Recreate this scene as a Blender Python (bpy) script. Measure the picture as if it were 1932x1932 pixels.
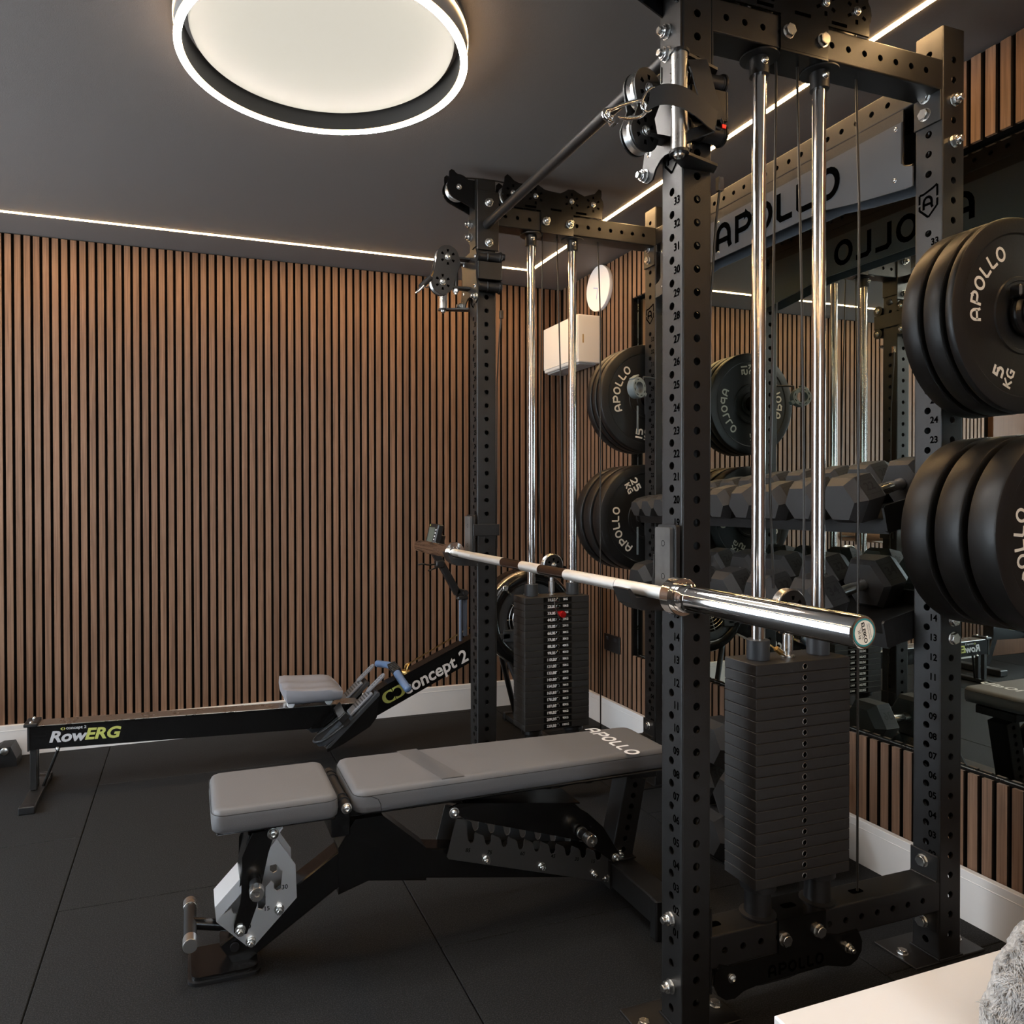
import bpy, math, random
from mathutils import Vector, Matrix
PI = math.pi
random.seed(7)
for o in list(bpy.data.objects): bpy.data.objects.remove(o)
SC = bpy.context.scene
COL = SC.collection

# ------------------------------------------------------------------ camera
F, CX, CY = 1404.2162, 855.5261, 957.0065
yaw, pit, rol = [math.radians(v) for v in (19.5404, -0.5382, -0.1065)]
CAM = Vector((-1.0009, -1.3460, 1.1667))
fw = Vector((math.sin(yaw)*math.cos(pit), math.cos(yaw)*math.cos(pit), math.sin(pit)))
r0 = Vector((math.cos(yaw), -math.sin(yaw), 0)); u0 = r0.cross(fw)
rr = r0*math.cos(rol) + u0*math.sin(rol); uu = -r0*math.sin(rol) + u0*math.cos(rol)
cam = bpy.data.cameras.new('camera'); cam.sensor_width = 36; cam.lens = F/1932*36
cam.shift_x = (966-CX)/1932; cam.shift_y = (CY-966)/1932
cam.clip_start = .02; cam.clip_end = 60
co = bpy.data.objects.new('camera', cam); COL.objects.link(co)
co.matrix_world = Matrix(((rr.x, uu.x, -fw.x, CAM.x), (rr.y, uu.y, -fw.y, CAM.y), (rr.z, uu.z, -fw.z, CAM.z), (0, 0, 0, 1)))
SC.camera = co

# ------------------------------------------------------------------ world, exposure, daylight
W_ = bpy.data.worlds.new('sky'); SC.world = W_; W_.use_nodes = True
bg = W_.node_tree.nodes['Background']; bg.inputs[0].default_value = (.72, .86, 1, 1); bg.inputs[1].default_value = 3.0
SC.view_settings.view_transform = 'Standard'; SC.view_settings.look = 'None'
SC.view_settings.gamma = 1; SC.view_settings.use_curve_mapping = False
SC.view_settings.exposure = 1.0
def area(name, loc, target, sx, sy, power, color):
    l = bpy.data.lights.new(name, 'AREA'); l.shape = 'RECTANGLE'; l.size = sx; l.size_y = sy
    l.energy = power; l.color = color
    o = bpy.data.objects.new(name, l); COL.objects.link(o); o.location = loc
    o.rotation_euler = (Vector(target)-Vector(loc)).to_track_quat('-Z', 'Y').to_euler()
    return o
ZC_ = 2.393
# daylight through the glazed door in the left wall and the window in the front wall
area('daylight', (-3.16, 1.15, 1.25), (0, 1.15, 1.1), 2.0, 1.9, 21, (.90, .95, 1))
area('daylight', (-.9, -3.05, 1.35), (-.9, 0, 1.2), 1.5, 1.3, 1.5, (.90, .95, 1))

# unseen overhead fill added behind the camera to brighten table and upward faces
dl = area('overhead_fill_light', (-.62, -1.75, ZC_-.05), (-.62, -1.75, 0), .74, .74, 4.6, (1, .97, .94)); dl.data.shape = 'DISK'

# ------------------------------------------------------------------ materials
def nt(name):
    m = bpy.data.materials.new(name); m.use_nodes = True
    n = m.node_tree; return m, n, n.nodes['Principled BSDF']
def mat(name, col, rough=.5, metal=0, bump=0, bscale=200, spec=.5, rvar=0, coat=0, emit=None, es=0, cvar=0, cscale=8):
    m, n, b = nt(name)
    b.inputs['Base Color'].default_value = (*col, 1); b.inputs['Roughness'].default_value = rough
    b.inputs['Metallic'].default_value = metal; b.inputs['Specular IOR Level'].default_value = spec
    b.inputs['Coat Weight'].default_value = coat
    if emit: b.inputs['Emission Color'].default_value = (*emit, 1); b.inputs['Emission Strength'].default_value = es
    if bump or rvar or cvar:
        tc = n.nodes.new('ShaderNodeTexCoord')
    if bump:
        t = n.nodes.new('ShaderNodeTexNoise'); t.inputs['Scale'].default_value = bscale; t.inputs['Detail'].default_value = 4
        bp = n.nodes.new('ShaderNodeBump'); bp.inputs['Strength'].default_value = bump; bp.inputs['Distance'].default_value = .002
        n.links.new(tc.outputs['Object'], t.inputs['Vector']); n.links.new(t.outputs['Fac'], bp.inputs['Height'])
        n.links.new(bp.outputs['Normal'], b.inputs['Normal'])
    if rvar:
        t = n.nodes.new('ShaderNodeTexNoise'); t.inputs['Scale'].default_value = 14; t.inputs['Detail'].default_value = 6
        mr = n.nodes.new('ShaderNodeMapRange'); mr.inputs['To Min'].default_value = rough-rvar; mr.inputs['To Max'].default_value = rough+rvar
        n.links.new(tc.outputs['Object'], t.inputs['Vector']); n.links.new(t.outputs['Fac'], mr.inputs['Value'])
        n.links.new(mr.outputs['Result'], b.inputs['Roughness'])
    if cvar:
        t = n.nodes.new('ShaderNodeTexNoise'); t.inputs['Scale'].default_value = cscale; t.inputs['Detail'].default_value = 5
        cr = n.nodes.new('ShaderNodeValToRGB')
        cr.color_ramp.elements[0].position = .3; cr.color_ramp.elements[1].position = .7
        cr.color_ramp.elements[0].color = (*[c*(1-cvar) for c in col], 1); cr.color_ramp.elements[1].color = (*[c*(1+cvar) for c in col], 1)
        n.links.new(tc.outputs['Object'], t.inputs['Vector']); n.links.new(t.outputs['Fac'], cr.inputs['Fac'])
        n.links.new(cr.outputs['Color'], b.inputs['Base Color'])
    return m
def wood_mat(name, a, b_, rough=.55):
    m, n, b = nt(name)
    tc = n.nodes.new('ShaderNodeTexCoord'); oi = n.nodes.new('ShaderNodeObjectInfo')
    add = n.nodes.new('ShaderNodeVectorMath'); add.operation = 'ADD'
    mul = n.nodes.new('ShaderNodeVectorMath'); mul.operation = 'SCALE'; mul.inputs['Scale'].default_value = 37
    cmb = n.nodes.new('ShaderNodeCombineXYZ')
    for i in range(3): n.links.new(oi.outputs['Random'], cmb.inputs[i])
    n.links.new(cmb.outputs[0], mul.inputs[0])
    mp = n.nodes.new('ShaderNodeMapping'); mp.inputs['Scale'].default_value = (90, 90, 2.2)
    n.links.new(tc.outputs['Object'], add.inputs[0]); n.links.new(mul.outputs[0], add.inputs[1]); n.links.new(add.outputs[0], mp.inputs['Vector'])
    t = n.nodes.new('ShaderNodeTexNoise'); t.inputs['Scale'].default_value = 1.6; t.inputs['Detail'].default_value = 8; t.inputs['Distortion'].default_value = .6
    n.links.new(mp.outputs[0], t.inputs['Vector'])
    cr = n.nodes.new('ShaderNodeValToRGB'); e = cr.color_ramp.elements
    e[0].position = .28; e[0].color = (*a, 1); e[1].position = .72; e[1].color = (*b_, 1)
    n.links.new(t.outputs['Fac'], cr.inputs['Fac'])
    hs = n.nodes.new('ShaderNodeHueSaturation'); mr = n.nodes.new('ShaderNodeMapRange'); mr.inputs['To Min'].default_value = .86; mr.inputs['To Max'].default_value = 1.14
    n.links.new(oi.outputs['Random'], mr.inputs['Value']); n.links.new(mr.outputs['Result'], hs.inputs['Value'])
    n.links.new(cr.outputs['Color'], hs.inputs['Color']); n.links.new(hs.outputs['Color'], b.inputs['Base Color'])
    bp = n.nodes.new('ShaderNodeBump'); bp.inputs['Strength'].default_value = .15; bp.inputs['Distance'].default_value = .001
    n.links.new(t.outputs['Fac'], bp.inputs['Height']); n.links.new(bp.outputs['Normal'], b.inputs['Normal'])
    b.inputs['Roughness'].default_value = rough; b.inputs['Specular IOR Level'].default_value = .35
    return m
def rubber_mat():
    m, n, b = nt('rubber_floor')
    tc = n.nodes.new('ShaderNodeTexCoord')
    v = n.nodes.new('ShaderNodeTexNoise'); v.inputs['Scale'].default_value = 300; v.inputs['Detail'].default_value = 3
    cr = n.nodes.new('ShaderNodeValToRGB'); e = cr.color_ramp.elements
    e[0].position = .45; e[0].color = (.0070, .0072, .0074, 1); e[1].position = .74; e[1].color = (.030, .030, .0305, 1)
    w = n.nodes.new('ShaderNodeTexVoronoi'); w.inputs['Scale'].default_value = 150
    sp = n.nodes.new('ShaderNodeValToRGB'); sp.color_ramp.elements[0].position = .0; sp.color_ramp.elements[0].color = (.8, .8, .8, 1)
    sp.color_ramp.elements[1].position = .045; sp.color_ramp.elements[1].color = (0, 0, 0, 1)
    w2 = n.nodes.new('ShaderNodeTexNoise'); w2.inputs['Scale'].default_value = 30
    gt = n.nodes.new('ShaderNodeMath'); gt.operation = 'GREATER_THAN'; gt.inputs[1].default_value = .6
    ml = n.nodes.new('ShaderNodeMath'); ml.operation = 'MULTIPLY'
    mx = n.nodes.new('ShaderNodeMix'); mx.data_type = 'RGBA'; mx.inputs['B'].default_value = (.16, .16, .15, 1)
    for q in (v, w, w2): n.links.new(tc.outputs['Object'], q.inputs['Vector'])
    n.links.new(v.outputs['Fac'], cr.inputs['Fac']); n.links.new(w.outputs['Distance'], sp.inputs['Fac'])
    n.links.new(w2.outputs['Fac'], gt.inputs[0]); n.links.new(gt.outputs[0], ml.inputs[0]); n.links.new(sp.outputs['Color'], ml.inputs[1])
    n.links.new(ml.outputs[0], mx.inputs['Factor']); n.links.new(cr.outputs['Color'], mx.inputs['A']); n.links.new(mx.outputs['Result'], b.inputs['Base Color'])
    bp = n.nodes.new('ShaderNodeBump'); bp.inputs['Strength'].default_value = .5; bp.inputs['Distance'].default_value = .0012
    n.links.new(v.outputs['Fac'], bp.inputs['Height']); n.links.new(bp.outputs['Normal'], b.inputs['Normal'])
    b.inputs['Roughness'].default_value = .78; b.inputs['Specular IOR Level'].default_value = .22
    return m
def weave_mat(name, col, sc=900):
    m, n, b = nt(name)
    tc = n.nodes.new('ShaderNodeTexCoord'); w = n.nodes.new('ShaderNodeTexVoronoi'); w.inputs['Scale'].default_value = sc
    n.links.new(tc.outputs['Object'], w.inputs['Vector'])
    bp = n.nodes.new('ShaderNodeBump'); bp.inputs['Strength'].default_value = .25; bp.inputs['Distance'].default_value = .001
    n.links.new(w.outputs['Distance'], bp.inputs['Height']); n.links.new(bp.outputs['Normal'], b.inputs['Normal'])
    b.inputs['Base Color'].default_value = (*col, 1); b.inputs['Roughness'].default_value = .55
    return m
def brushed_mat(name, col, scale=(25, 25, 1400), rough=.40):
    m, n, b = nt(name)
    tc = n.nodes.new('ShaderNodeTexCoord'); mp = n.nodes.new('ShaderNodeMapping'); mp.inputs['Scale'].default_value = scale
    mp.inputs['Rotation'].default_value = (0, .75, 0)
    t = n.nodes.new('ShaderNodeTexNoise'); t.inputs['Scale'].default_value = 2; t.inputs['Detail'].default_value = 5
    n.links.new(tc.outputs['Object'], mp.inputs['Vector']); n.links.new(mp.outputs[0], t.inputs['Vector'])
    mr = n.nodes.new('ShaderNodeMapRange'); mr.inputs['To Min'].default_value = rough-.12; mr.inputs['To Max'].default_value = rough+.15
    n.links.new(t.outputs['Fac'], mr.inputs['Value']); n.links.new(mr.outputs['Result'], b.inputs['Roughness'])
    bp = n.nodes.new('ShaderNodeBump'); bp.inputs['Strength'].default_value = .12; bp.inputs['Distance'].default_value = .0005
    n.links.new(t.outputs['Fac'], bp.inputs['Height']); n.links.new(bp.outputs['Normal'], b.inputs['Normal'])
    b.inputs['Base Color'].default_value = (*col, 1); b.inputs['Metallic'].default_value = 1
    return m
M = dict(
    black=mat('black_powder_coat', (.0075, .0070, .0066), .40, bump=.25, bscale=900, rvar=.05),
    blackg=mat('gloss_black', (.004, .004, .004), .22, rvar=.04),
    plastic=mat('black_plastic', (.007, .007, .0075), .45),
    darkgrey=mat('dark_grey_plastic', (.030, .033, .037), .45),
    chrome=mat('chrome', (.86, .85, .83), .07, 1, rvar=.02),
    rod=mat('guide_rod_steel', (.74, .71, .68), .17, 1, rvar=.03),
    satin=mat('satin_steel', (.72, .70, .67), .28, 1, rvar=.05),
    knurl=mat('knurled_steel', (.80, .77, .72), .42, 1, bump=.5, bscale=700),
    tintsteel=mat('dark_tinted_steel', (.20, .16, .14), .16, 1),
    zinc=mat('zinc_bolt', (.72, .72, .70), .25, 1, rvar=.05, bump=.2, bscale=400),
    brush=brushed_mat('brushed_steel', (.93, .92, .91)),
    nameplate=mat('grey_plate', (.060, .066, .074), .42, .2),
    mark=mat('cut_mark', (.001, .001, .001), 1, spec=0),
    emboss=mat('embossed_rubber', (.0085, .008, .0078), .6),
    logo=mat('cream_lettering', (.72, .66, .56), .6),
    white=mat('white_lettering', (.82, .82, .82), .6),
    yellow=mat('yellow_lettering', (.40, .42, .10), .6),
    rubber=rubber_mat(),
    bumper=mat('bumper_rubber', (.0065, .0062, .0058), .42, bump=.12, bscale=120, rvar=.06),
    hexrub=mat('hex_rubber', (.021, .020, .0195), .5, bump=.3, bscale=500),
    steelgrey=mat('stack_plate', (.0150, .0142, .0135), .5, .0, bump=.2, bscale=600),
    ceiling=mat('ceiling_paint', (.140, .122, .110), .75, bump=.3, bscale=350),
    felt=mat('black_felt', (.004, .0032, .0026), .98, spec=.1),
    wood=wood_mat('walnut_slat', (.108, .058, .033), (.222, .126, .076)),
    doorwood=wood_mat('brown_door', (.11, .05, .028), (.15, .075, .042)),
    skirting=mat('white_skirting', (.72, .70, .68), .45, cvar=.04, cscale=3),
    whitebox=mat('white_enamel', (.80, .75, .68), .4),
    clockface=mat('clock_white', (.88, .89, .92), .35),
    pad=weave_mat('grey_upholstery', (.122, .121, .124)),
    padband=weave_mat('dark_grey_upholstery', (.092, .090, .091)),
    stitch=mat('stitching', (.02, .02, .02), .8),
    seatgrey=mat('light_grey_foam', (.215, .22, .245), .5),
    greypl=mat('grey_pedal', (.16, .17, .19), .4),
    blue=mat('blue_grip', (.085, .14, .25), .42),
    strap=weave_mat('black_webbing', (.02, .019, .018), 1500),
    red=mat('red_anodised', (.55, .01, .01), .25, .6),
    teal=mat('teal_ring', (.03, .22, .22), .4),
    cream=mat('cream_sticker', (.80, .72, .60), .5),
    collar=mat('grey_collar', (.13, .155, .16), .42),
    lcd=mat('lcd_screen', (.10, .12, .10), .25),
    gold=mat('brass_chain', (.62, .42, .16), .3, 1),
    tabletop=mat('white_table', (.82, .81, .80), .5),
    led=mat('led_strip', (1, .8, .5), .5, emit=(1.0, .62, .28), es=44),
    ring=mat('ring_light', (1, .8, .5), .5, emit=(1.0, .96, .92), es=84),
    ringside=mat('ring_edge_light', (1, .8, .5), .5, emit=(1.0, .62, .28), es=7),
    ringin=mat('lamp_inner_housing', (.30, .29, .28), .5),
    disc=mat('lamp_diffuser', (.10, .10, .09), .6, emit=(1.0, .93, .79), es=.30),
    cableM=mat('steel_cable', (.03, .026, .022), .35, .4),
    wallp=mat('plain_wall', (.07, .06, .055), .8),
    orange=mat('orange_band', (.75, .25, .02), .5),
)
def mirror_mat():
    m, n, b = nt('mirror_glass')
    b.inputs['Base Color'].default_value = (.60, .655, .60, 1); b.inputs['Metallic'].default_value = 1; b.inputs['Roughness'].default_value = .0
    return m
M['mirror'] = mirror_mat()
def glass_mat():
    m, n, b = nt('window_glass')
    b.inputs['Base Color'].default_value = (1, 1, 1, 1); b.inputs['Roughness'].default_value = 0; b.inputs['Transmission Weight'].default_value = 1; b.inputs['IOR'].default_value = 1.0
    return m
M['glass'] = glass_mat()
def fur_mat():
    m, n, b = nt('grey_plush')
    tc = n.nodes.new('ShaderNodeTexCoord'); mp = n.nodes.new('ShaderNodeMapping'); mp.inputs['Scale'].default_value = (70, 70, 70); mp.inputs['Rotation'].default_value = (.3, .6, .2)
    t = n.nodes.new('ShaderNodeTexNoise'); t.inputs['Scale'].default_value = 1.3; t.inputs['Detail'].default_value = 8; t.inputs['Distortion'].default_value = 1.2
    cr = n.nodes.new('ShaderNodeValToRGB'); e = cr.color_ramp.elements
    e[0].position = .30; e[0].color = (.20, .195, .195, 1); e[1].position = .62; e[1].color = (.66, .65, .63, 1)
    n.links.new(tc.outputs['Object'], mp.inputs['Vector']); n.links.new(mp.outputs[0], t.inputs['Vector']); n.links.new(t.outputs['Fac'], cr.inputs['Fac'])
    n.links.new(cr.outputs['Color'], b.inputs['Base Color'])
    bp = n.nodes.new('ShaderNodeBump'); bp.inputs['Strength'].default_value = 1; bp.inputs['Distance'].default_value = .008
    n.links.new(t.outputs['Fac'], bp.inputs['Height']); n.links.new(bp.outputs['Normal'], b.inputs['Normal'])
    b.inputs['Roughness'].default_value = .95; b.inputs['Sheen Weight'].default_value = .4
    return m
M['fur'] = fur_mat()

# ------------------------------------------------------------------ mesh builder
def frame(o, x, y):
    x = Vector(x).normalized(); y = Vector(y); y = (y - x*y.dot(x)).normalized(); z = x.cross(y)
    return Matrix(((x.x, y.x, z.x, o[0]), (x.y, y.y, z.y, o[1]), (x.z, y.z, z.z, o[2]), (0, 0, 0, 1)))
def axis_frame(p, d):
    d = Vector(d).normalized(); a = Vector((0, 0, 1)) if abs(d.z) < .9 else Vector((1, 0, 0))
    x = a.cross(d).normalized(); y = d.cross(x)
    return Matrix(((x.x, y.x, d.x, p[0]), (x.y, y.y, d.y, p[1]), (x.z, y.z, d.z, p[2]), (0, 0, 0, 1)))
def TR(x, y, z): return Matrix.Translation((x, y, z))
IDM = Matrix.Identity(4)
class MB:
    def __init__(s): s.v = []; s.f = []
    def add(s, vs, fs, Mx=None):
        b = len(s.v)
        s.v += [tuple(Mx @ Vector(q)) for q in vs] if Mx is not None else [tuple(q) for q in vs]
        s.f += [tuple(b+i for i in q) for q in fs]; return s
    def box(s, a, b, Mx=None, bev=0):
        x0, y0, z0 = a; x1, y1, z1 = b
        if bev <= 0:
            vs = [(x, y, z) for z in (z0, z1) for y in (y0, y1) for x in (x0, x1)]
            return s.add(vs, [(0, 2, 3, 1), (4, 5, 7, 6), (0, 1, 5, 4), (2, 6, 7, 3), (0, 4, 6, 2), (1, 3, 7, 5)], Mx)
        c = bev; vs = []; idx = {}
        X, Y, Z = (x0, x1), (y0, y1), (z0, z1)
        for i in (0, 1):
            for j in (0, 1):
                for k in (0, 1):
                    sx, sy, sz = (1-2*i)*c, (1-2*j)*c, (1-2*k)*c
                    for ax, p in enumerate(((X[i], Y[j]+sy, Z[k]+sz), (X[i]+sx, Y[j], Z[k]+sz), (X[i]+sx, Y[j]+sy, Z[k]))):
                        idx[(i, j, k, ax)] = len(vs); vs.append(p)
        fs = []
        for i in (0, 1): fs.append([idx[(i, 0, 0, 0)], idx[(i, 1, 0, 0)], idx[(i, 1, 1, 0)], idx[(i, 0, 1, 0)]])
        for j in (0, 1): fs.append([idx[(0, j, 0, 1)], idx[(1, j, 0, 1)], idx[(1, j, 1, 1)], idx[(0, j, 1, 1)]])
        for k in (0, 1): fs.append([idx[(0, 0, k, 2)], idx[(1, 0, k, 2)], idx[(1, 1, k, 2)], idx[(0, 1, k, 2)]])
        for i in (0, 1):
            for j in (0, 1):
                fs.append([idx[(i, j, 0, 0)], idx[(i, j, 1, 0)], idx[(i, j, 1, 1)], idx[(i, j, 0, 1)]])
        for i in (0, 1):
            for k in (0, 1):
                fs.append([idx[(i, 0, k, 0)], idx[(i, 1, k, 0)], idx[(i, 1, k, 2)], idx[(i, 0, k, 2)]])
        for j in (0, 1):
            for k in (0, 1):
                fs.append([idx[(0, j, k, 1)], idx[(1, j, k, 1)], idx[(1, j, k, 2)], idx[(0, j, k, 2)]])
        for i in (0, 1):
            for j in (0, 1):
                for k in (0, 1): fs.append([idx[(i, j, k, 0)], idx[(i, j, k, 1)], idx[(i, j, k, 2)]])
        return s.add(vs, fs, Mx)
    def lathe(s, prof, Mx=None, n=24, cap=True):
        """prof: list of (r, z) along local z"""
        vs = []; fs = []; rings = []
        for r, z in prof:
            if r < 1e-6: rings.append([len(vs)]); vs.append((0, 0, z))
            else:
                rings.append(list(range(len(vs), len(vs)+n)))
                vs += [(r*math.cos(2*PI*i/n), r*math.sin(2*PI*i/n), z) for i in range(n)]
        for a, b in zip(rings, rings[1:]):
            if len(a) == 1 and len(b) == 1: continue
            for i in range(n):
                j = (i+1) % n
                if len(a) == 1: fs.append((a[0], b[j], b[i]))
                elif len(b) == 1: fs.append((a[i], a[j], b[0]))
                else: fs.append((a[i], a[j], b[j], b[i]))
        if cap:
            if len(rings[0]) > 1: fs.append(tuple(reversed(rings[0])))
            if len(rings[-1]) > 1: fs.append(tuple(rings[-1]))
        return s.add(vs, fs, Mx)
    def cyl(s, p, q, r, n=20, r2=None, cap=True):
        p = Vector(p); q = Vector(q); L_ = (q-p).length
        return s.lathe([(r, 0), (r if r2 is None else r2, L_)], axis_frame(p, q-p), n, cap)
    def tube(s, path, r, n=8, closed=False):
        P = [Vector(p) for p in path]; N = len(P); vs = []; up = None
        for i in range(N):
            if closed: d = P[(i+1) % N]-P[i-1]
            else: d = P[min(i+1, N-1)]-P[max(i-1, 0)]
            d.normalize()
            if up is None: up = Vector((0, 0, 1)) if abs(d.z) < .9 else Vector((1, 0, 0))
            x = up.cross(d)
            if x.length < 1e-4: x = Vector((1, 0, 0)).cross(d)
            x.normalize(); y = d.cross(x); up = y.copy()
            for k in range(n):
                a = 2*PI*k/n; vs.append(P[i]+(x*math.cos(a)+y*math.sin(a))*r)
        fs = []
        for i in range(N if closed else N-1):
            for k in range(n):
                a = i*n+k; b = i*n+(k+1) % n; c = ((i+1) % N)*n+(k+1) % n; d = ((i+1) % N)*n+k
                fs.append((a, b, c, d))
        if not closed: fs.append(tuple(range(n-1, -1, -1))); fs.append(tuple((N-1)*n+k for k in range(n)))
        return s.add(vs, fs)
    def prism(s, poly, h, Mx=None):
        """poly in local xy, extruded 0..h in z (convex or concave ngon)"""
        n = len(poly); vs = [(x, y, 0) for x, y in poly]+[(x, y, h) for x, y in poly]
        fs = [tuple(range(n-1, -1, -1)), tuple(range(n, 2*n))]+[(i, (i+1) % n, n+(i+1) % n, n+i) for i in range(n)]
        return s.add(vs, fs, Mx)
    def ribbon(s, pts, w, Mx=None, closed=False):
        """flat stroke of width w along 2-D pts"""
        P = [Vector((p[0], p[1])) for p in pts]; N = len(P); vs = []
        for i in range(N):
            if closed: a = P[i]-P[i-1]; b = P[(i+1) % N]-P[i]
            else: a = P[i]-P[i-1] if i else P[1]-P[0]; b = P[i+1]-P[i] if i < N-1 else P[i]-P[i-1]
            a = a.normalized(); b = b.normalized(); t = (a+b)
            t = t.normalized() if t.length > .1 else a
            nn = Vector((-t.y, t.x)); k = 1/max(.5, nn.dot(Vector((-a.y, a.x))))
            for sg in (1, -1): q = P[i]+nn*(sg*w/2*k); vs.append((q.x, q.y, 0))
        fs = []
        for i in range(N if closed else N-1):
            j = (i+1) % N; fs.append((2*i, 2*i+1, 2*j+1, 2*j))
        return s.add(vs, fs, Mx)
    def mesh(s, name, smooth=None):
        me = bpy.data.meshes.new(name); me.from_pydata(s.v, [], s.f); me.validate()
        import bmesh
        bm = bmesh.new(); bm.from_mesh(me); bmesh.ops.recalc_face_normals(bm, faces=bm.faces); bm.to_mesh(me); bm.free()
        if smooth:
            me.shade_smooth(); me.set_sharp_from_angle(angle=math.radians(smooth))
        return me
WM = {}
def setp(o, parent, world):
    o.parent = parent
    o.matrix_basis = (WM[parent.name].inverted() @ world) if parent else world
    WM[o.name] = world.copy()
    return o
def thing(name, label, cat, loc, group=None, rot=None):
    o = bpy.data.objects.new(name, None); COL.objects.link(o); o.empty_display_size = .05
    w = TR(*loc) @ (rot if rot is not None else IDM)
    setp(o, None, w); o['label'] = label; o['category'] = cat
    if group: o['group'] = group
    return o
def obj(name, mb, m, parent=None, smooth=None, world=None, label=None, kind=None):
    me = mb if isinstance(mb, bpy.types.Mesh) else mb.mesh(name, smooth)
    if not me.materials: me.materials.append(M[m] if isinstance(m, str) else m)
    o = bpy.data.objects.new(name, me); COL.objects.link(o)
    setp(o, parent, world if world is not None else IDM.copy())
    if label: o['label'] = label
    if kind: o['kind'] = kind
    return o
def tag(o, label, cat, group=None):
    o['label'] = label; o['category'] = cat
    if group: o['group'] = group
    return o

# text ------------------------------------------------------------
_tc = {}
def text2d(s_, size=1, bold=0, shear=0, sx=1):
    k = (s_, bold, shear, sx)
    if k not in _tc:
        cu = bpy.data.curves.new('t', 'FONT'); cu.body = s_; cu.size = 1; cu.offset = bold; cu.shear = shear
        cu.align_x = 'CENTER'; cu.align_y = 'CENTER'; cu.resolution_u = 3
        o = bpy.data.objects.new('t', cu); COL.objects.link(o)
        dg = bpy.context.evaluated_depsgraph_get(); e = o.evaluated_get(dg); me = e.to_mesh()
        _tc[k] = ([(v.co.x*sx, v.co.y) for v in me.vertices], [tuple(p.vertices) for p in me.polygons])
        e.to_mesh_clear(); bpy.data.objects.remove(o); bpy.data.curves.remove(cu)
    v, f = _tc[k]
    return [(x*size, y*size, 0) for x, y in v], f
def put_text(mb, s_, size, Mx, bold=0, shear=0, sx=1):
    v, f = text2d(s_, size, bold, shear, sx); mb.add(v, f, Mx)
def arcp(cx, cy, rx, ry, a0, a1, n=10):
    return [(cx+rx*math.cos(math.radians(a0+(a1-a0)*i/n)), cy+ry*math.sin(math.radians(a0+(a1-a0)*i/n))) for i in range(n+1)]
O_ = arcp(.42, .5, .36, .42, 0, 342, 18)
GL = {'A': ([[(.09, 0), (.09, .50)]+arcp(.42, .52, .33, .40, 180, 0, 9)+[(.75, .50), (.75, .2), (.82, .02)], [(.09, .36), (.75, .36)]], .95),
      'P': ([[(.09, 0), (.09, .91), (.50, .91)]+arcp(.50, .66, .27, .25, 90, -90, 7)+[(.09, .41)]], .88),
      'O': ([O_], .94, True),
      'L': ([[(.09, 1), (.09, .2), (.2, .09), (.70, .09)]], .76),
      '0': ([arcp(.40, .5, .31, .41, 0, 342, 16)], .82, True),
      '1': ([[(.12, 0), (.12, 1)]], .34),
      '5': ([[(.68, .91), (.12, .91), (.10, .56), (.46, .56)]+arcp(.46, .325, .22, .235, 90, -90, 6)+[(.06, .09)]], .80),
      '2': ([arcp(.38, .66, .28, .25, 165, -20, 7)+[(.55, .42), (.10, .09), (.72, .09)]], .82),
      'K': ([[(.09, 0), (.09, 1)], [(.68, .97), (.18, .5), (.72, .03)]], .80),
      'G': ([[(.72, .86), (.6, .91), (.3, .91), (.09, .7), (.09, .3), (.3, .09), (.72, .09), (.72, .48), (.42, .48)]], .90)}
def word(mb, s_, h, Mx, w=.17, gap=.10):
    """stroke lettering centred on the frame origin; returns width"""
    tot = sum(GL[c][1] for c in s_)+gap*(len(s_)-1); x = -tot/2
    for c in s_:
        g = GL[c]
        for p in g[0]:
            pts = [((x+a)*h, (b-.5)*h) for a, b in p]
            mb.ribbon(pts, w*h, Mx, closed=(len(g) > 2))
        x += g[1]+gap
    return tot*h
def rrect(x0, y0, x1, y1, r, n=4):
    out = []
    for cx, cy, a in ((x1-r, y1-r, 0), (x0+r, y1-r, 90), (x0+r, y0+r, 180), (x1-r, y0+r, 270)):
        out += arcp(cx, cy, r, r, a, a+90, n)
    return out

# ================================================================== ROOM
W, L, T_, H, Z0 = .7711, 1.2108, .075, 2.346, .1915
ZC = 2.393
XL, YF = -3.2, -3.1            # left and front walls (behind the camera's field)
YB, XR = 2.548, 1.045          # faces of the slats on the back and right walls
XM = 1.078                     # mirror face
ST = 'structure'
def struct(name, mb, m, parent=None, smooth=None):
    return obj(name, mb, m, parent, smooth, kind=ST)
# floor: rubber tiles with open joints
floor = struct('floor', MB().box((XL, YF, -.06), (1.1, 2.6, -.012)), 'felt')
xs = [-1.36-.98*2, -1.36-.98, -1.36, -.388, .604, 1.1]
xs[0] = XL
offs = {0: .02, 1: .513, 2: .012, 3: .487, 4: .012}
for i in range(5):
    ys = sorted([y for y in [offs[i]+k*1.0 for k in range(-4, 4)] if YF < y < 2.55])
    ys = [YF]+ys+[2.56]
    for a, b in zip(ys, ys[1:]):
        g = .0016; c = Vector(((xs[i]+xs[i+1])/2, (a+b)/2, 0))
        mb = MB().box((xs[i]+g-c.x, a+g*.6-c.y, -.02), (xs[i+1]-g-c.x, b-g*.6-c.y, 0), bev=.0016)
        obj('floor_tile', mb, 'rubber', floor, world=TR(*c))
ceiling = struct('ceiling', MB().box((XL, YF, ZC), (1.12, 2.6, ZC+.06)), 'ceiling')
wall_back = struct('wall_back', MB().box((XL, YB+.012, 0), (1.12, 2.62, ZC)), 'felt')
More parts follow.
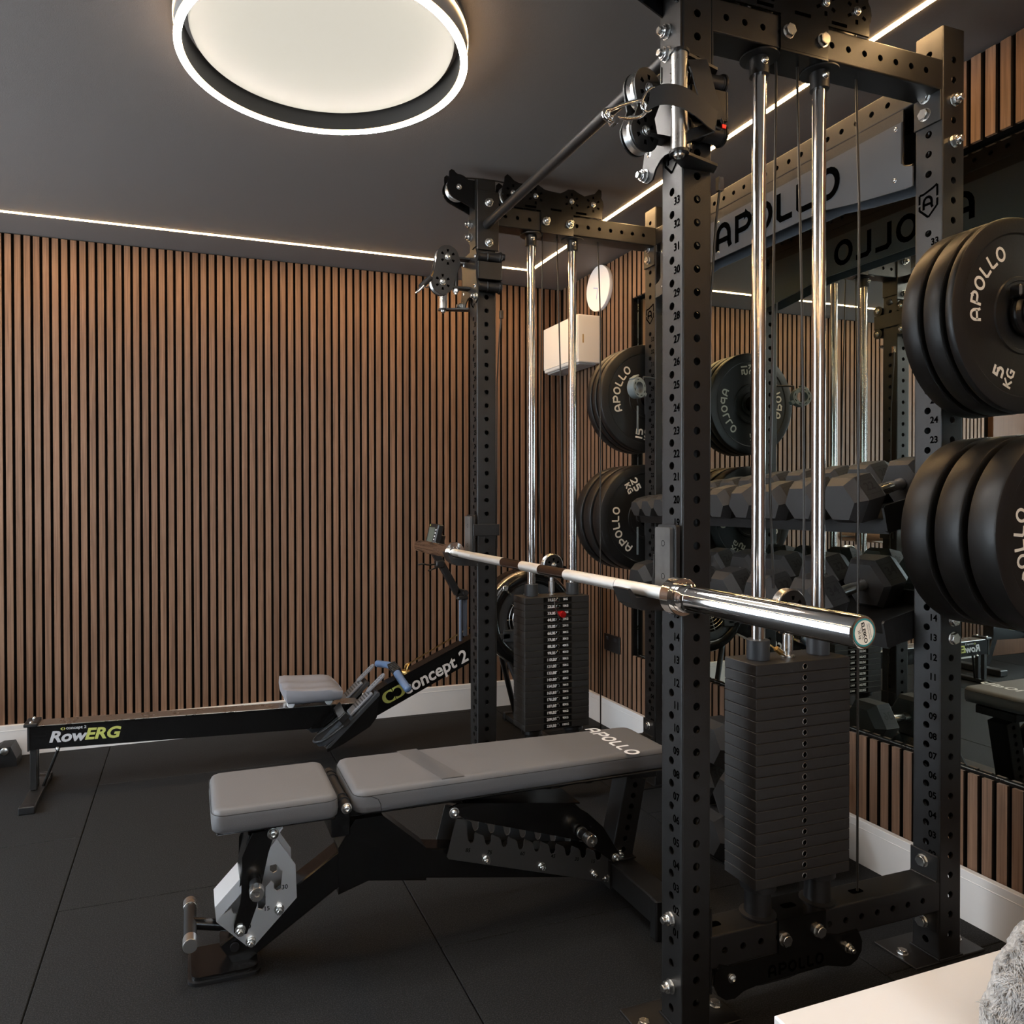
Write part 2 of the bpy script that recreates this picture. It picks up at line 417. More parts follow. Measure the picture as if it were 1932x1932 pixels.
wall_right = struct('wall_right', MB().box((XM+.006, YF, 0), (1.14, 2.6, ZC))
                    .box((XR+.012, YF, 0), (XM+.006, YB+.01, .4025)).box((XR+.012, YF, 2.152), (XM+.006, YB+.01, ZC))
                    .box((XR+.012, 1.803, .4025), (XM+.006, YB+.01, 2.152)).box((XR+.012, YF, .4025), (XM+.006, -.40, 2.152)), 'felt')
mir = struct('trim_1', MB().box((XM, -.398, .4028), (XM+.004, 1.8015, 2.1515)), 'mirror', wall_right)
mir.name = 'mirror_glass'
WM['mirror_glass'] = IDM.copy()
struct('mirror_edge', MB().box((XM-.001, 1.7985, .4035), (XM+.003, 1.8015, 2.1515)).box((XM-.001, -.398, .4028), (XM+.003, 1.8, .4050)), 'satin', wall_right)
wl = MB()
wl.box((XL-.1, YF, 0), (XL, .10, ZC)).box((XL-.1, 2.20, 0), (XL, 2.6, ZC)).box((XL-.1, .10, 2.28), (XL, 2.20, ZC)).box((XL-.1, .10, 0), (XL, 2.20, .10))
wall_left = struct('wall_left', wl, 'wallp')
wf = MB()
wf.box((XL, YF-.1, 0), (-1.7, YF, ZC)).box((-.1, YF-.1, 0), (1.14, YF, ZC)).box((-1.7, YF-.1, 2.05), (-.1, YF, ZC)).box((-1.7, YF-.1, 0), (-.1, YF, .68))
wall_front = struct('wall_front', wf, 'wallp')
def window(name, a, b, horizontal, parent):
    fr = MB(); t = .05
    if horizontal == 'y':
        x = a[0]
        for y0, y1 in ((a[1], a[1]+t), (b[1]-t, b[1]), ((a[1]+b[1])/2-t/2, (a[1]+b[1])/2+t/2)): fr.box((x-.08, y0, a[2]), (x-.03, y1, b[2]))
        for z0, z1 in ((a[2], a[2]+t), (b[2]-t, b[2])): fr.box((x-.08, a[1], z0), (x-.03, b[1], z1))
        gl = MB().box((x-.058, a[1]+t, a[2]+t), (x-.052, b[1]-t, b[2]-t))
    else:
        y = a[1]
        for x0, x1 in ((a[0], a[0]+t), (b[0]-t, b[0])): fr.box((x0, y-.08, a[2]), (x1, y-.03, b[2]))
        for z0, z1 in ((a[2], a[2]+t), (b[2]-t, b[2])): fr.box((a[0], y-.08, z0), (b[0], y-.03, z1))
        gl = MB().box((a[0]+t, y-.058, a[2]+t), (b[0]-t, y-.052, b[2]-t))
    w = struct(name, fr, 'black', None); obj('pane', gl, 'glass', w, kind=ST)
window('window_1', (XL, .10, .10), (XL, 2.20, 2.28), 'y', wall_left)
window('window_2', (-1.7, YF, .68), (-.1, YF, 2.05), 'x', wall_front)
# slats, back wall
PA = .03854; g0 = -1.7965; ZT = ZC-.004
M['slatside'] = mat('slat_edge', (.018, .012, .008), .85, spec=.2)
def slat_mesh(mb, front):
    me = mb.mesh('slat'); me.materials.append(M['wood']); me.materials.append(M['slatside']); fv = Vector(front)
    for p in me.polygons: p.material_index = 0 if p.normal.dot(fv) > .5 or abs(p.normal.z) > .9 else 1
    return me
sl = slat_mesh(MB().box((-.0132, 0, .115), (.0132, .0118, ZT), bev=.0010), (0, -1, 0))
k0 = math.ceil((-2.44-g0)/PA); k1 = int((1.06-g0)/PA)
for k in range(k0, k1+1):
    x = g0+PA*(k+.5)
    if x+.0137 > 1.0565: continue
    obj('slat', sl, 'wood', wall_back, world=TR(x, YB, 0))
# slats, right wall (above / below the mirror and the full-height ones beyond it)
PB = .0397; gb = .4910
segs = {'full': (.115, ZT), 'top': (2.152, ZT), 'bot': (.115, .4025)}
slm = {k: slat_mesh(MB().box((0, -.0137, a), (.0118, .0137, b), bev=.0010), (-1, 0, 0)) for k, (a, b) in segs.items()}
k = int((2.56-gb)/PB)
while True:
    y = gb+PB*(k+.5); k -= 1
    if y > 2.534: continue
    if y < -3.05: break
    for kk in (('full',) if y > 1.80 or y < -.42 else ('top', 'bot')):
        obj('slat', slm[kk], 'wood', wall_right, world=TR(XR, y, 0))
# skirting boards: a board with a shallow groove near its top
def skirt(name, p, q, nrm, parent):
    p = Vector(p); q = Vector(q); L_ = (q-p).length; fr = frame(p, q-p, Vector(nrm))
    prof = [(0, 0), (0.0, .114), (.0012, .1150), (.0012, .1162), (0, .1174), (0, .1385), (-.0015, .140), (-.019, .140), (-.019, 0)]
    mb = MB(); n = len(prof); vs = []
    for x in (0, L_): vs += [(x, -0+a*1, z) for a, z in prof]
    # local frame: x along the wall, y = outward normal, z up
    fr = Matrix(((fr[0][0], nrm[0], 0, p.x), (fr[1][0], nrm[1], 0, p.y), (0, 0, 1, 0), (0, 0, 0, 1)))
    fs = [(i, (i+1) % n, n+(i+1) % n, n+i) for i in range(n)]+[tuple(range(n)), tuple(range(2*n-1, n-1, -1))]
    mb.add(vs, fs, fr); return struct(name, mb, 'skirting')
skirt('baseboard_back', (-2.44, 2.530, 0), (1.016, 2.530, 0), (0, -1, 0), wall_back)
skirt('baseboard_right', (1.0175, -2.9, 0), (1.0175, 2.529, 0), (-1, 0, 0), wall_right)
# brown flush door beyond the slats (seen only in the mirror)
d1 = struct('door_1', MB().box((-3.18, YB-.03, 0), (-2.46, YB+.012, 2.3), bev=.003), 'doorwood')
obj('door_handle', MB().cyl((-2.55, YB-.03, 1.0), (-2.55, YB-.08, 1.0), .009).cyl((-2.55, YB-.075, 1.0), (-2.67, YB-.075, 1.0), .009), 'satin', d1, 40)

# LED profiles in the ceiling: a rectangular run
def led(name, a, b, label):
    w = .0078; a = Vector(a); b = Vector(b); d = (b-a).normalized(); n = Vector((-d.y, d.x, 0))
    mb = MB(); vs = []
    for z in (ZC-.0015, ZC+.004):
        for p, s in ((a, 1), (a, -1), (b, -1), (b, 1)): q = p+n*(s*w); vs.append((q.x, q.y, z))
    mb.add(vs, [(0, 1, 2, 3), (4, 5, 6, 7), (0, 1, 5, 4), (1, 2, 6, 5), (2, 3, 7, 6), (3, 0, 4, 7)])
    o = obj(name, mb, 'led'); tag(o, label, 'strip light', 'warm LED lines recessed in the ceiling'); return o
led('led_strip', (-2.6, 2.27, 0), (.723, 2.27, 0), 'warm LED line in the ceiling running along the slatted back wall')
led('led_strip', (.723, 2.2775, 0), (.723, -2.7, 0), 'warm LED line in the ceiling running above the rack toward the camera')
led('led_strip', (-2.6, 2.2775, 0), (-2.6, -2.7, 0), 'warm LED line in the ceiling along the left wall')
led('led_strip', (-2.6078, -2.7, 0), (.7308, -2.7, 0), 'warm LED line in the ceiling behind the camera')

# ring lamp
lc = (-.662, .600)
lamp = thing('ring_lamp', 'round ceiling lamp, glowing ring around a cream disc diffuser', 'ceiling lamp', (lc[0], lc[1], ZC-.001))
MX = TR(lc[0], lc[1], 0)
R_ = .3705
def annulus(mb, r0_, r1_, z0_, z1_, n=96, Mx=MX):
    mb.lathe([(r0_, z0_), (r1_, z0_), (r1_, z1_), (r0_, z1_), (r0_, z0_)], Mx, n, cap=False)
obj('ring_housing', (lambda m: (annulus(m, R_-.019, R_-.0155, 2.306, 2.372), m)[1])(MB()), 'plastic', lamp, 30)
m = MB(); annulus(m, R_-.0185, R_, 2.3000, 2.3012); obj('glowing_ring', m, 'ring', lamp, 30, label='lit lower ring')
m = MB(); annulus(m, R_-.0185, R_, 2.3013, 2.3065); obj('ring_edge', m, 'ringside', lamp, 30)
m = MB(); annulus(m, R_+.0005, R_+.002, 2.352, 2.358); obj('glowing_ring', m, 'ringside', lamp, 30, label='thin lit upper edge')
m = MB(); annulus(m, R_-.0155, R_-.001, 2.307, 2.372); obj('ring_body', m, 'ringin', lamp, 30)
m = MB(); m.lathe([(0, 2.338), (.20, 2.3385), (.30, 2.341), (.332, 2.347), (.336, 2.356), (.333, 2.364), (0, 2.364)], MX, 96); obj('diffuser_disc', m, 'disc', lamp, 30)
m = MB(); m.lathe([(.05, 2.364), (.05, ZC)], MX, 32); m.lathe([(.325, 2.364), (.325, 2.372), (0, 2.372)], MX, 64); obj('ceiling_mount', m, 'plastic', lamp, 30)
m = MB()
for a in (20, 80, 140, 200, 250, 325):
    a = math.radians(a); m.cyl((lc[0]+.31*math.cos(a), lc[1]+.31*math.sin(a), 2.368), (lc[0]+(R_-.01)*math.cos(a), lc[1]+(R_-.01)*math.sin(a), 2.368), .0035, 8)
obj('ring_bracket', m, 'plastic', lamp)

# clock on the right wall
ck = thing('wall_clock', 'round white wall clock high on the slatted right wall', 'clock', (XR-.001, 2.09, 2.17))
cm = axis_frame((XR-.001, 2.09, 2.277), (-1, 0, 0))
obj('clock_body', MB().lathe([(.117, 0), (.119, .014), (.117, .020), (0, .020)], cm, 48), 'clockface', ck, 30)
hm = MB()
fm = frame((XR-.0222, 2.09, 2.277), (0, -1, 0), (0, 0, 1))
hm.ribbon([(0, 0), (-.012, -.055)], .004, fm); hm.ribbon([(0, 0), (-.042, .012)], .004, fm)
obj('clock_hand', hm, mat('pale_blue_print', (.35, .40, .75), .5), ck)

# white ventilation unit on the right wall
vu = thing('ventilation_unit', 'cream white box-shaped wall unit below the clock', 'ventilation unit', (.975, 2.28, 1.88))
obj('housing', MB().box((.905, 2.0835, 1.885), (XR-.001, 2.4745, 2.1325), bev=.004), 'whitebox', vu)
obj('front_cover', MB().box((.900, 2.0850, 1.900), (.9045, 2.4735, 2.1310), bev=.002), 'whitebox', vu)
obj('vent_grille', MB().box((.918, 2.10, 1.876), (1.02, 2.46, 1.8845), bev=.002), mat('grey_vent', (.35, .34, .33), .5), vu)
obj('top_cap', MB().box((.93, 2.14, 2.133), (1.03, 2.44, 2.141), bev=.002), 'whitebox', vu)
obj('latch', MB().box((.93, 2.0825, 1.985), (.937, 2.0834, 2.03)), 'gold', vu)
vc = MB(); vc.tube([(1.035, 2.16, 2.13), (1.03, 2.17, 2.16), (1.035, 2.185, 2.19), (1.04, 2.18, 2.23), (1.036, 2.165, 2.26)], .003, 6); obj('cord', vc, 'plastic', vu, 40)
# black double socket
sk = thing('wall_socket', 'black double power socket low on the slatted right wall', 'socket', (XR, 1.975, .43))
obj('faceplate', MB().box((XR-.009, 1.90, .387), (XR-.0005, 2.047, .474), bev=.002), 'plastic', sk)
sm = MB()
for y in (1.938, 2.012):
    sm.box((XR-.012, y-.010, .445), (XR-.0088, y+.010, .462), bev=.001)
obj('rocker_switch', sm, 'darkgrey', sk)

# ================================================================== POWER RACK
def perf_tube(mb, fr, length, w, h, holes, r=.0088, bev=.004, caps=True, n=16, hc=.013):
    """square tube along local z, section 0..w (x) and 0..h (y); holes = {'-x':[z..],...}"""
    faces = {'-x': ((0, h), lambda s, z, d=0: (0+d, s, z)), '+x': ((0, h), lambda s, z, d=0: (w-d, s, z)),
             '-y': ((0, w), lambda s, z, d=0: (s, 0+d, z)), '+y': ((0, w), lambda s, z, d=0: (s, h-d, z))}
    for key, ((a, b), P) in faces.items():
        mid = (a+b)/2; hs = sorted(z for z in holes.get(key, []) if hc < z < length-hc)
        v = []; f = []
        def quad(s0, z0_, s1, z1_):
            i = len(v); v.extend([P(s0, z0_), P(s1, z0_), P(s1, z1_), P(s0, z1_)]); f.append((i, i+1, i+2, i+3))
        quad(a+bev, 0, mid-hc, length); quad(mid+hc, 0, b-bev, length)
        z = 0
        for hz in hs:
            if hz-hc > z+1e-5: quad(mid-hc, z, mid+hc, hz-hc)
            i0 = len(v)
            for k_ in range(n):
                t = 2*PI*k_/n; c_, s_ = math.cos(t), math.sin(t); q = hc/max(abs(c_), abs(s_))
                v.append(P(mid+r*c_, hz+r*s_)); v.append(P(mid+q*c_, hz+q*s_)); v.append(P(mid+r*c_, hz+r*s_, .004))
            # corner fill: n multiple handled by ring quads only
            for k_ in range(n):
                a_ = i0+3*k_; b_ = i0+3*((k_+1) % n); f.append((a_, a_+1, b_+1, b_)); f.append((a_, b_, b_+2, a_+2))
            z = hz+hc
        if length > z+1e-5: quad(mid-hc, z, mid+hc, length)
        mb.add(v, f, fr)
    for cx, cy, a0 in ((bev, bev, 180), (w-bev, bev, 270), (w-bev, h-bev, 0), (bev, h-bev, 90)):
        pts = arcp(cx, cy, bev, bev, a0, a0+90, 3); v = []; f = []
        for x, y in pts: v += [(x, y, 0), (x, y, length)]
        for i in range(3): f.append((2*i, 2*i+2, 2*i+3, 2*i+1))
        mb.add(v, f, fr)
    if caps:
        poly = []
        for cx, cy, a0 in ((w-bev, h-bev, 0), (bev, h-bev, 90), (bev, bev, 180), (w-bev, bev, 270)): poly += arcp(cx, cy, bev, bev, a0, a0+90, 3)
        for zz in (.0005, length-.0005): mb.add([(x, y, zz) for x, y in poly], [tuple(range(len(poly)))], fr)
    return mb
rack = thing('power_rack', 'black four-post power rack with two cable columns and perforated posts', 'power rack', (W/2, L/2, 0))
# shared bolt meshes, axis +z, seat at z=0
def hexp(r): return [(r*math.cos(PI*i/3), r*math.sin(PI*i/3)) for i in range(6)]
def m_hexbolt(r=.0142):
    mb = MB(); mb.lathe([(r*1.12, 0), (r*1.12, .002), (r*.9, .0022)], n=20)
    q = hexp(r); mb.prism(q, .0085, TR(0, 0, .0022)); mb.lathe([(r*.86, .0107), (r*.80, .0116), (0, .0116)], n=20); return mb.mesh('bolt', 30)
def m_nut(r=.0142):
    mb = MB(); mb.lathe([(r*1.12, 0), (r*1.12, .0022), (r*.9, .0024)], n=20); mb.prism(hexp(r), .010, TR(0, 0, .0024))
    mb.lathe([(r*.84, .0124), (r*.72, .0155), (r*.58, .0158)], n=20, cap=False); mb.lathe([(r*.56, .008), (r*.56, .0225), (r*.46, .0245), (0, .0245)], n=16); return mb.mesh('bolt', 30)
def m_button(r=.009):
    mb = MB(); mb.lathe([(r*1.15, 0), (r*1.15, .0015), (r, .0016), (r*.95, .0045), (r*.6, .0068), (r*.42, .007), (r*.42, .004), (0, .004)], n=18); return mb.mesh('bolt', 30)
BH, BN, BB, BS = m_hexbolt(), m_nut(), m_button(), m_button(.0065)
def bolt(kind, p, d, parent, s=1):
    o = obj('bolt', kind, 'zinc', parent, world=axis_frame(p, d) @ Matrix.Scale(s, 4) @ Matrix.Rotation(random.random()*2, 4, 'Z')); return o

PN = {(0, 0): 'front post near the camera', (1, 0): 'post nearest the mirror on the right', (0, 1): 'far left post', (1, 1): 'far right post'}
posts = {}
for (i, j) in PN:
    px, py = i*W, j*L
    side = [Z0+.05*n for n in range(-3, 43) if n not in (34, 35)]
    fb = [Z0+.05*(n-.5) for n in range(-2, 43)]
    n = 16
    mb = perf_tube(MB(), TR(px, py, .006), H-.006, T_, T_, {'-x': [z-.006 for z in side], '+x': [z-.006 for z in side], '-y': [z-.006 for z in fb], '+y': [z-.006 for z in fb]}, n=n)
    P_ = posts[(i, j)] = obj('post', mb, 'black', rack, 25)
    # numbers, shield emblem
    nm = MB()
    for k in range(1, 34):
        z = Z0+.05*k-.025
        put_text(nm, '%02d' % k, .0235, frame((px-.0006, py+T_/2-.0180, z), (0, -1, 0), (0, 0, 1)), bold=.03, sx=.92)
    fm = frame((px-.0006, py+T_/2, 1.921), (0, -1, 0), (0, 0, 1))
    sh = [(-.026, .026), (-.014, .0255), (0, .030), (.014, .035), (.026, .041), (.026, -.014), (0, -.041), (-.026, -.014), (-.026, .026)]
    nm.ribbon([(x*.92, y*.92) for x, y in sh[:5]], .006, fm); nm.ribbon([(.024, .036), (.024, .008)], .0055, fm); nm.ribbon([(.024, .003), (.024, -.014), (0, -.038)], .0055, fm)
    nm.ribbon([(0, -.038), (-.024, -.014), (-.024, -.004)], .0055, fm); nm.ribbon([(-.024, .001), (-.024, .024)], .0055, fm)
    word(nm, 'A', .033, fm, w=.2)
    obj('number_marks', nm, 'mark', P_, kind='stuff')
    bp_ = MB().box((px-.083, py-.004, 0), (px+.158, py+.117, .006), bev=.0015)
    obj('base_plate', bp_, 'black', P_)
    wb = MB().tube([(px-.002, py-.002, .008), (px+T_+.002, py-.002, .008), (px+T_+.002, py+T_+.002, .008), (px-.002, py+T_+.002, .008), (px-.002, py-.002, .008)], .003, 6); obj('weld_bead', wb, 'black', P_, 60)
    for bx_ in (px-.058, px+.132): bolt(BH, (bx_, py+.055, .006), (0, 0, 1), P_, .85)
    cp = MB().box((px+.003, py+.003, H-.002), (px+T_-.003, py+T_-.003, H+.001)); obj('post_cap', cp, 'plastic', P_)
# cross beams along X (top and bottom, near and far)
def beam_holes(n, p=.05, o=.025): return [o+p*i for i in range(n)]
for j in (0, 1):
    y = j*L
    for z, nm_ in ((2.186, 'top'), (.130, 'bottom')):
        fr = frame((T_, y, z), (0, 0, 1), (0, 1, 0))  # local z = x cross y = -X ; use explicit
        fr = Matrix(((0, 0, 1, T_+.001), (0, 1, 0, y), (-1, 0, 0, z+T_), (0, 0, 0, 1)))
        ln = W-T_-.002
        hs = [h_ for h_ in beam_holes(14, .05, .0375+.0) if h_ < ln-.02]
        mb = perf_tube(MB(), fr, ln, T_, T_, {'-y': hs, '+y': hs}, r=.0078, n=16)
        B_ = obj('cross_beam', mb, 'black', rack, 25)
        # end plate on the inner faces of the rear post and bolts
        zz0, zz1 = (2.112, 2.187) if nm_ == 'top' else (.200, .268)
        if nm_ == 'top':
            ep = MB().box((W-.0062, y+.001, zz0), (W-.0005, y+.0745, zz1+.07), bev=.0015)
            bs = ((2.1905, .0425), (2.1425, .0425))
        else:
            ep = MB().box((W-.0062, y+.001, .075), (W-.0005, y+.0765, zz1), bev=.0015)
            bs = ((.2430, .0405), (.0880, .0405))
        obj('end_plate', ep, 'black', B_)
        ex = MB().box((T_+.0005, y+.001, (2.112 if nm_ == 'top' else .075)), (T_+.0062, y+.0745, (2.262 if nm_ == 'top' else .268)), bev=.0015); obj('end_plate', ex, 'black', B_)
        for z_, dy in bs:
            if nm_ == 'top' and z_ > 2.18: bolt(BH, (W-.0062, y+dy, z_-.004), (-1, 0, 0), B_)
            else: bolt(BH, (W-.0062, y+dy, z_), (-1, 0, 0), B_)
        if nm_ == 'bottom':
            for z_ in (.2400, .0900): bolt(BN, (-.0005, y+.0375, z_), (-1, 0, 0), posts[(0, j)])
            wl_ = MB().tube([(W-.008, y+.002, .2055), (W-.008, y+.073, .2055)], .003, 6); obj('weld_bead', wl_, 'black', B_, 60)
# rear beams along Y between the right-hand posts: top, plus low one on the left? (top only in view)
fr = Matrix(((1, 0, 0, W), (0, 0, 1, T_+.001), (0, -1, 0, 2.190+.068), (0, 0, 0, 1)))
hs = [.03+.05*i for i in range(22)]
rb = obj('rear_beam', perf_tube(MB(), fr, L-T_-.002, T_, .068, {'-x': hs, '+x': hs}, r=.0078, n=16), 'black', rack, 25)
for j in (0, 1):
    y = -.0005 if j == 0 else L-.0005
    yy = T_ if j == 0 else L-.0062
    obj('end_plate', MB().box((W+.001, yy+.0003, 2.162), (W+.0745, yy+.0062, 2.262), bev=.0015), 'black', rb)
    for z_ in (2.1655, 2.0630): bolt(BN, (W+.0375, y, z_), (0, -1, 0), posts[(1, j)])
for z_ in (.8165, .8626): bolt(BH, (W+.041, -.0005, z_), (0, -1, 0), posts[(1, 0)])
# name plate
nx = W-.0035
poly = [(-.0, .0)]
ys, ye = T_+.004, L-.004
pl = [(ys, 1.9785), (ys+.02, 1.979), (.262, 2.0005), (.366, 2.0195), (L+T_-.366, 2.0195), (L+T_-.262, 2.0005), (ye-.02, 1.979), (ye, 1.9785), (ye, 2.03), (ye-.022, 2.037), (ye-.034, 2.05), (ye-.034, 2.1585), (ys+.034, 2.1585), (ys+.034, 2.05), (ys+.022, 2.037), (ys, 2.03)]
fr = frame((nx, 0, 0), (0, 1, 0), (0, 0, 1))
npl = obj('name_plate', MB().prism([(a, b) for a, b in pl], .004, Matrix(((0, 0, 1, nx), (1, 0, 0, 0), (0, 1, 0, 0), (0, 0, 0, 1)))), 'nameplate', rack)
# rim behind it and mirrored second sheet on the wall side
bk = MB().prism([(a, b) for a, b in pl], .004, Matrix(((0, 0, 1, W+.0745), (1, 0, 0, 0), (0, 1, 0, 0), (0, 0, 0, 1))))
npb = obj('name_plate', bk, 'nameplate', rack)
rim = MB(); rim.tube([(W+.001, ys+.034, 2.1585), (W+.001, ys+.034, 2.05), (W+.001, ys+.028, 2.04), (W+.001, ys+.012, 2.034), (W+.001, ys+.002, 2.033)], .0045, 8)
rim.box((W-.0005, ys+.03, 2.1585), (W+.004, ye-.03, 2.1900)); rim.box((W+.071, ys+.03, 2.1585), (W+.0745, ye-.03, 2.1900))
obj('plate_rim', rim, 'black', npl, 40)
lm = MB(); word(lm, 'APOLLO', .092, frame((nx-.0007, .572, 2.0905), (0, -1, 0), (0, 0, 1)), w=.20, gap=.13); obj('lettering', lm, 'mark', npl, kind='stuff')
lm = MB(); word(lm, 'APOLLO', .092, frame((W+.0745+.0047, .572, 2.0905), (0, 1, 0), (0, 0, 1)), w=.20, gap=.13); obj('lettering', lm, 'mark', npb, kind='stuff')
for y_, z_ in ((.128, 2.146), (.130, 2.012), (.826, 2.146), (.827, 2.040), (1.16, 2.146), (1.16, 2.012)): bolt(BS, (nx, y_, z_), (-1, 0, 0), npl, .8)
# pull-up bar
pb = MB().cyl((.0375, T_+.005, 2.182), (.0375, L-.006, 2.182), .0168, 24)
pu = obj('pull_up_bar', pb, 'black', rack, 40)
for y0_, y1_, s_ in ((T_, T_+.0065, 1), (L-.0065, L, -1)):
    obj('bar_flange', MB().box((-.0005, y0_+.0003*s_, 2.088), (T_+.010, y1_, 2.305), bev=.002), 'black', pu)
for z_ in (2.263, 2.116):
    bolt(BN, (.0445, L-.0065, z_), (0, -1, 0), pu)
    bolt(BN, (.0445, T_+.0065, z_), (0, 1, 0), pu)

# pulleys -----------------------------------------------------------
def pulley_meshes(R=.0425, w=.022):
    wh = MB().lathe([(.007, -w/2), (R*.93, -w/2), (R, -w/2+.002), (R*.86, -w*.12), (R*.86, w*.12), (R, w/2-.002), (R*.93, w/2), (.007, w/2)], n=36, cap=False).mesh('pulley_wheel', 35)
    ck_ = MB()
    q = [(R*1.06*math.cos(2*PI*i/36), R*1.06*math.sin(2*PI*i/36)) for i in range(36)]
    ck_.prism(q, .003, TR(0, 0, 0))
    ho = MB()
    for k_ in range(6):
        a = PI/3*k_+PI/6
        ho.prism([(R*.46*math.cos(a-.16), R*.46*math.sin(a-.16)), (R*.72*math.cos(a-.17), R*.72*math.sin(a-.17)), (R*.72*math.cos(a+.17), R*.72*math.sin(a+.17)), (R*.46*math.cos(a+.16), R*.46*math.sin(a+.16))], .0006, TR(0, 0, .0028))
    return wh, ck_.mesh('pulley_cheek', 30), ho.mesh('pulley_slot')
PWH, PCK, PHO = pulley_meshes()
def pulley(c, d, parent, s=1, cheeks=True, sides=(1, -1), wheelmat='satin'):
    fr = axis_frame(c, d) @ Matrix.Scale(s, 4)
    o = obj('pulley', PWH, wheelmat, parent, world=fr)
    return o
def cheek_set(c, d, parent, s=1, off=.0135):
    d = Vector(d).normalized()
    for sg in (1, -1):
        fr = axis_frame(Vector(c)+d*sg*off*s, d*sg) @ Matrix.Scale(s, 4)
        obj('pulley_cheek', PCK, 'black', parent, world=fr); obj('pulley_slot', PHO, 'mark', parent, world=fr)
        bolt(BB, Vector(c)+d*sg*(off*s+.003), d*sg, parent)
for j in (0, 1):
    yc = j*L+.0375; zc_ = 2.3135
    # big pulley plate over the cross beam
    prof = [(.259, 2.186), (.397, 2.186), (.397, 2.262), (.5225, 2.262), (.5225, 2.292)]
    prof += [(.483+.046*math.cos(math.radians(a)), zc_+.046*math.sin(math.radians(a))) for a in (-20, 0, 20, 40)]
    prof += [(.520, 2.355), (.519, 2.372), (.508, 2.376), (.499, 2.366), (.490, 2.356), (.462, 2.346), (.445, 2.340)]
    prof += [(.3894+.046*math.cos(math.radians(a)), zc_+.046*math.sin(math.radians(a))) for a in (50, 80, 110, 135)]
    prof += [(.34, 2.338), (.30, 2.340), (.275, 2.343)]
    prof += [(.236+.046*math.cos(math.radians(a)), zc_+.046*math.sin(math.radians(a))) for a in (45, 80, 110)]
    prof += [(.195, 2.352)]
    prof += [(.1435+.046*math.cos(math.radians(a)), zc_+.046*math.sin(math.radians(a))) for a in (60, 85)]
    prof += [(.133, 2.372), (.120, 2.379), (.110, 2.370), (.108, 2.350)]
    prof += [(.1435+.046*math.cos(math.radians(a)), zc_+.046*math.sin(math.radians(a))) for a in (160, 190, 220)]
    prof += [(.100, 2.262), (.259, 2.262)]
    pbk = None
    for yy in (j*L-.0055, j*L+T_+.0005):
        fr = Matrix(((1, 0, 0, 0), (0, 0, 1, yy), (0, 1, 0, 0), (0, 0, 0, 1)))
        o = obj('pulley_bracket', MB().prism(prof, .005, fr), 'blackg', rack)
        if pbk is None: pbk = o
        sgn = -1 if yy < j*L else 1
        yf_ = yy-.0008 if sgn < 0 else yy+.0051
        hm = MB()
        for cx_ in (.1435, .236, .3894, .483):
            for k_ in range(6):
                a = PI/3*k_+PI/6; r_ = .0255; ca, sa = math.cos(a), math.sin(a)
                hm.box((-.0035, -.005, 0), (.0035, .005, .0006), Matrix(((-sa, ca, 0, cx_+r_*ca), (0, 0, 1, yf_), (ca, sa, 0, zc_+r_*sa), (0, 0, 0, 1))))
            bolt(BB, (cx_, yy if sgn < 0 else yy+.005, zc_), (0, sgn, 0), o)
        for cx_ in (.215, .322, .43): hm.box((cx_-.0225, yf_, 2.268), (cx_+.0225, yf_+.0006, 2.2755))
        obj('slot_marks', hm, 'mark', o, kind='stuff')
        for cx_ in (.280, .3795): bolt(BH if j == 0 else BN, (cx_, yy if sgn < 0 else yy+.005, 2.224), (0, sgn, 0), o)
    for cx_ in (.1435, .236, .3894, .483): pulley((cx_, yc, zc_), (0, 1, 0), pbk, wheelmat='satin')
    # saddle under the beam
    obj('saddle_plate', MB().box((.259, j*L-.005, 2.181), (.397, j*L+T_+.005, 2.1858)), 'blackg', pbk)
    # arm that carries the front pulley
    AR = lambda a_, b_, st_: [(-.066+.046*math.cos(math.radians(a)), 2.3120+.046*math.sin(math.radians(a))) for a in range(a_, b_, st_)]
    ap = [(-.004, 2.236), (-.004, 2.343), (-.030, 2.343)]+AR(50, 96, 9)+[(-.079, 2.362), (-.086, 2.370), (-.096, 2.372), (-.104, 2.365), (-.105, 2.352), (-.104, 2.343)]+AR(145, 246, 9)
    arm = None
    for yy in (j*L+.008, j*L+T_-.012):
        fr = Matrix(((1, 0, 0, 0), (0, 0, 1, yy), (0, 1, 0, 0), (0, 0, 0, 1)))
        o = obj('pulley_arm', MB().prism(ap, .004, fr), 'blackg', rack); arm = arm or o
        sgn = -1 if yy < yc else 1
        bolt(BB, (-.066, yy if sgn < 0 else yy+.004, 2.312), (0, sgn, 0), o)
    obj('arm_flange', MB().prism([(j*L+.002, 2.100), (j*L+.040, 2.100), (j*L+.073, 2.135), (j*L+.073, 2.345), (j*L+.002, 2.345)], .0045, Matrix(((0, 0, 1, -.005), (1, 0, 0, 0), (0, 1, 0, 0), (0, 0, 0, 1)))), 'black', arm)
    for z_ in (2.195, 2.1465): bolt(BN, (-.005, j*L+.048, z_), (-1, 0, 0), arm)
    pulley((-.066, yc, 2.312), (0, 1, 0), arm, wheelmat='satin')
    # cable over the top
    cb = MB()
    cb.tube([(-.066-.030, yc, 2.300)]+[(x, yc, 2.3135+.043+.010*math.sin(PI*(x+.066)/.302)) for x in (-.066, -.02, .04, .10, .16, .236)], .003, 8)
    cb.tube([(.3894, yc, 2.356), (.43, yc, 2.362), (.483, yc, 2.355), (.524, yc, 2.33), (.5265, yc, 2.24), (.5395, yc, 1.9), (.541, yc, .20)], .0028, 8)
    cb.tube([(.279, yc, 2.31), (.286, yc, 2.14), (.2750, yc, 1.4), (.2700, yc, 1.2), (.281, yc, .96)], .0028, 8)
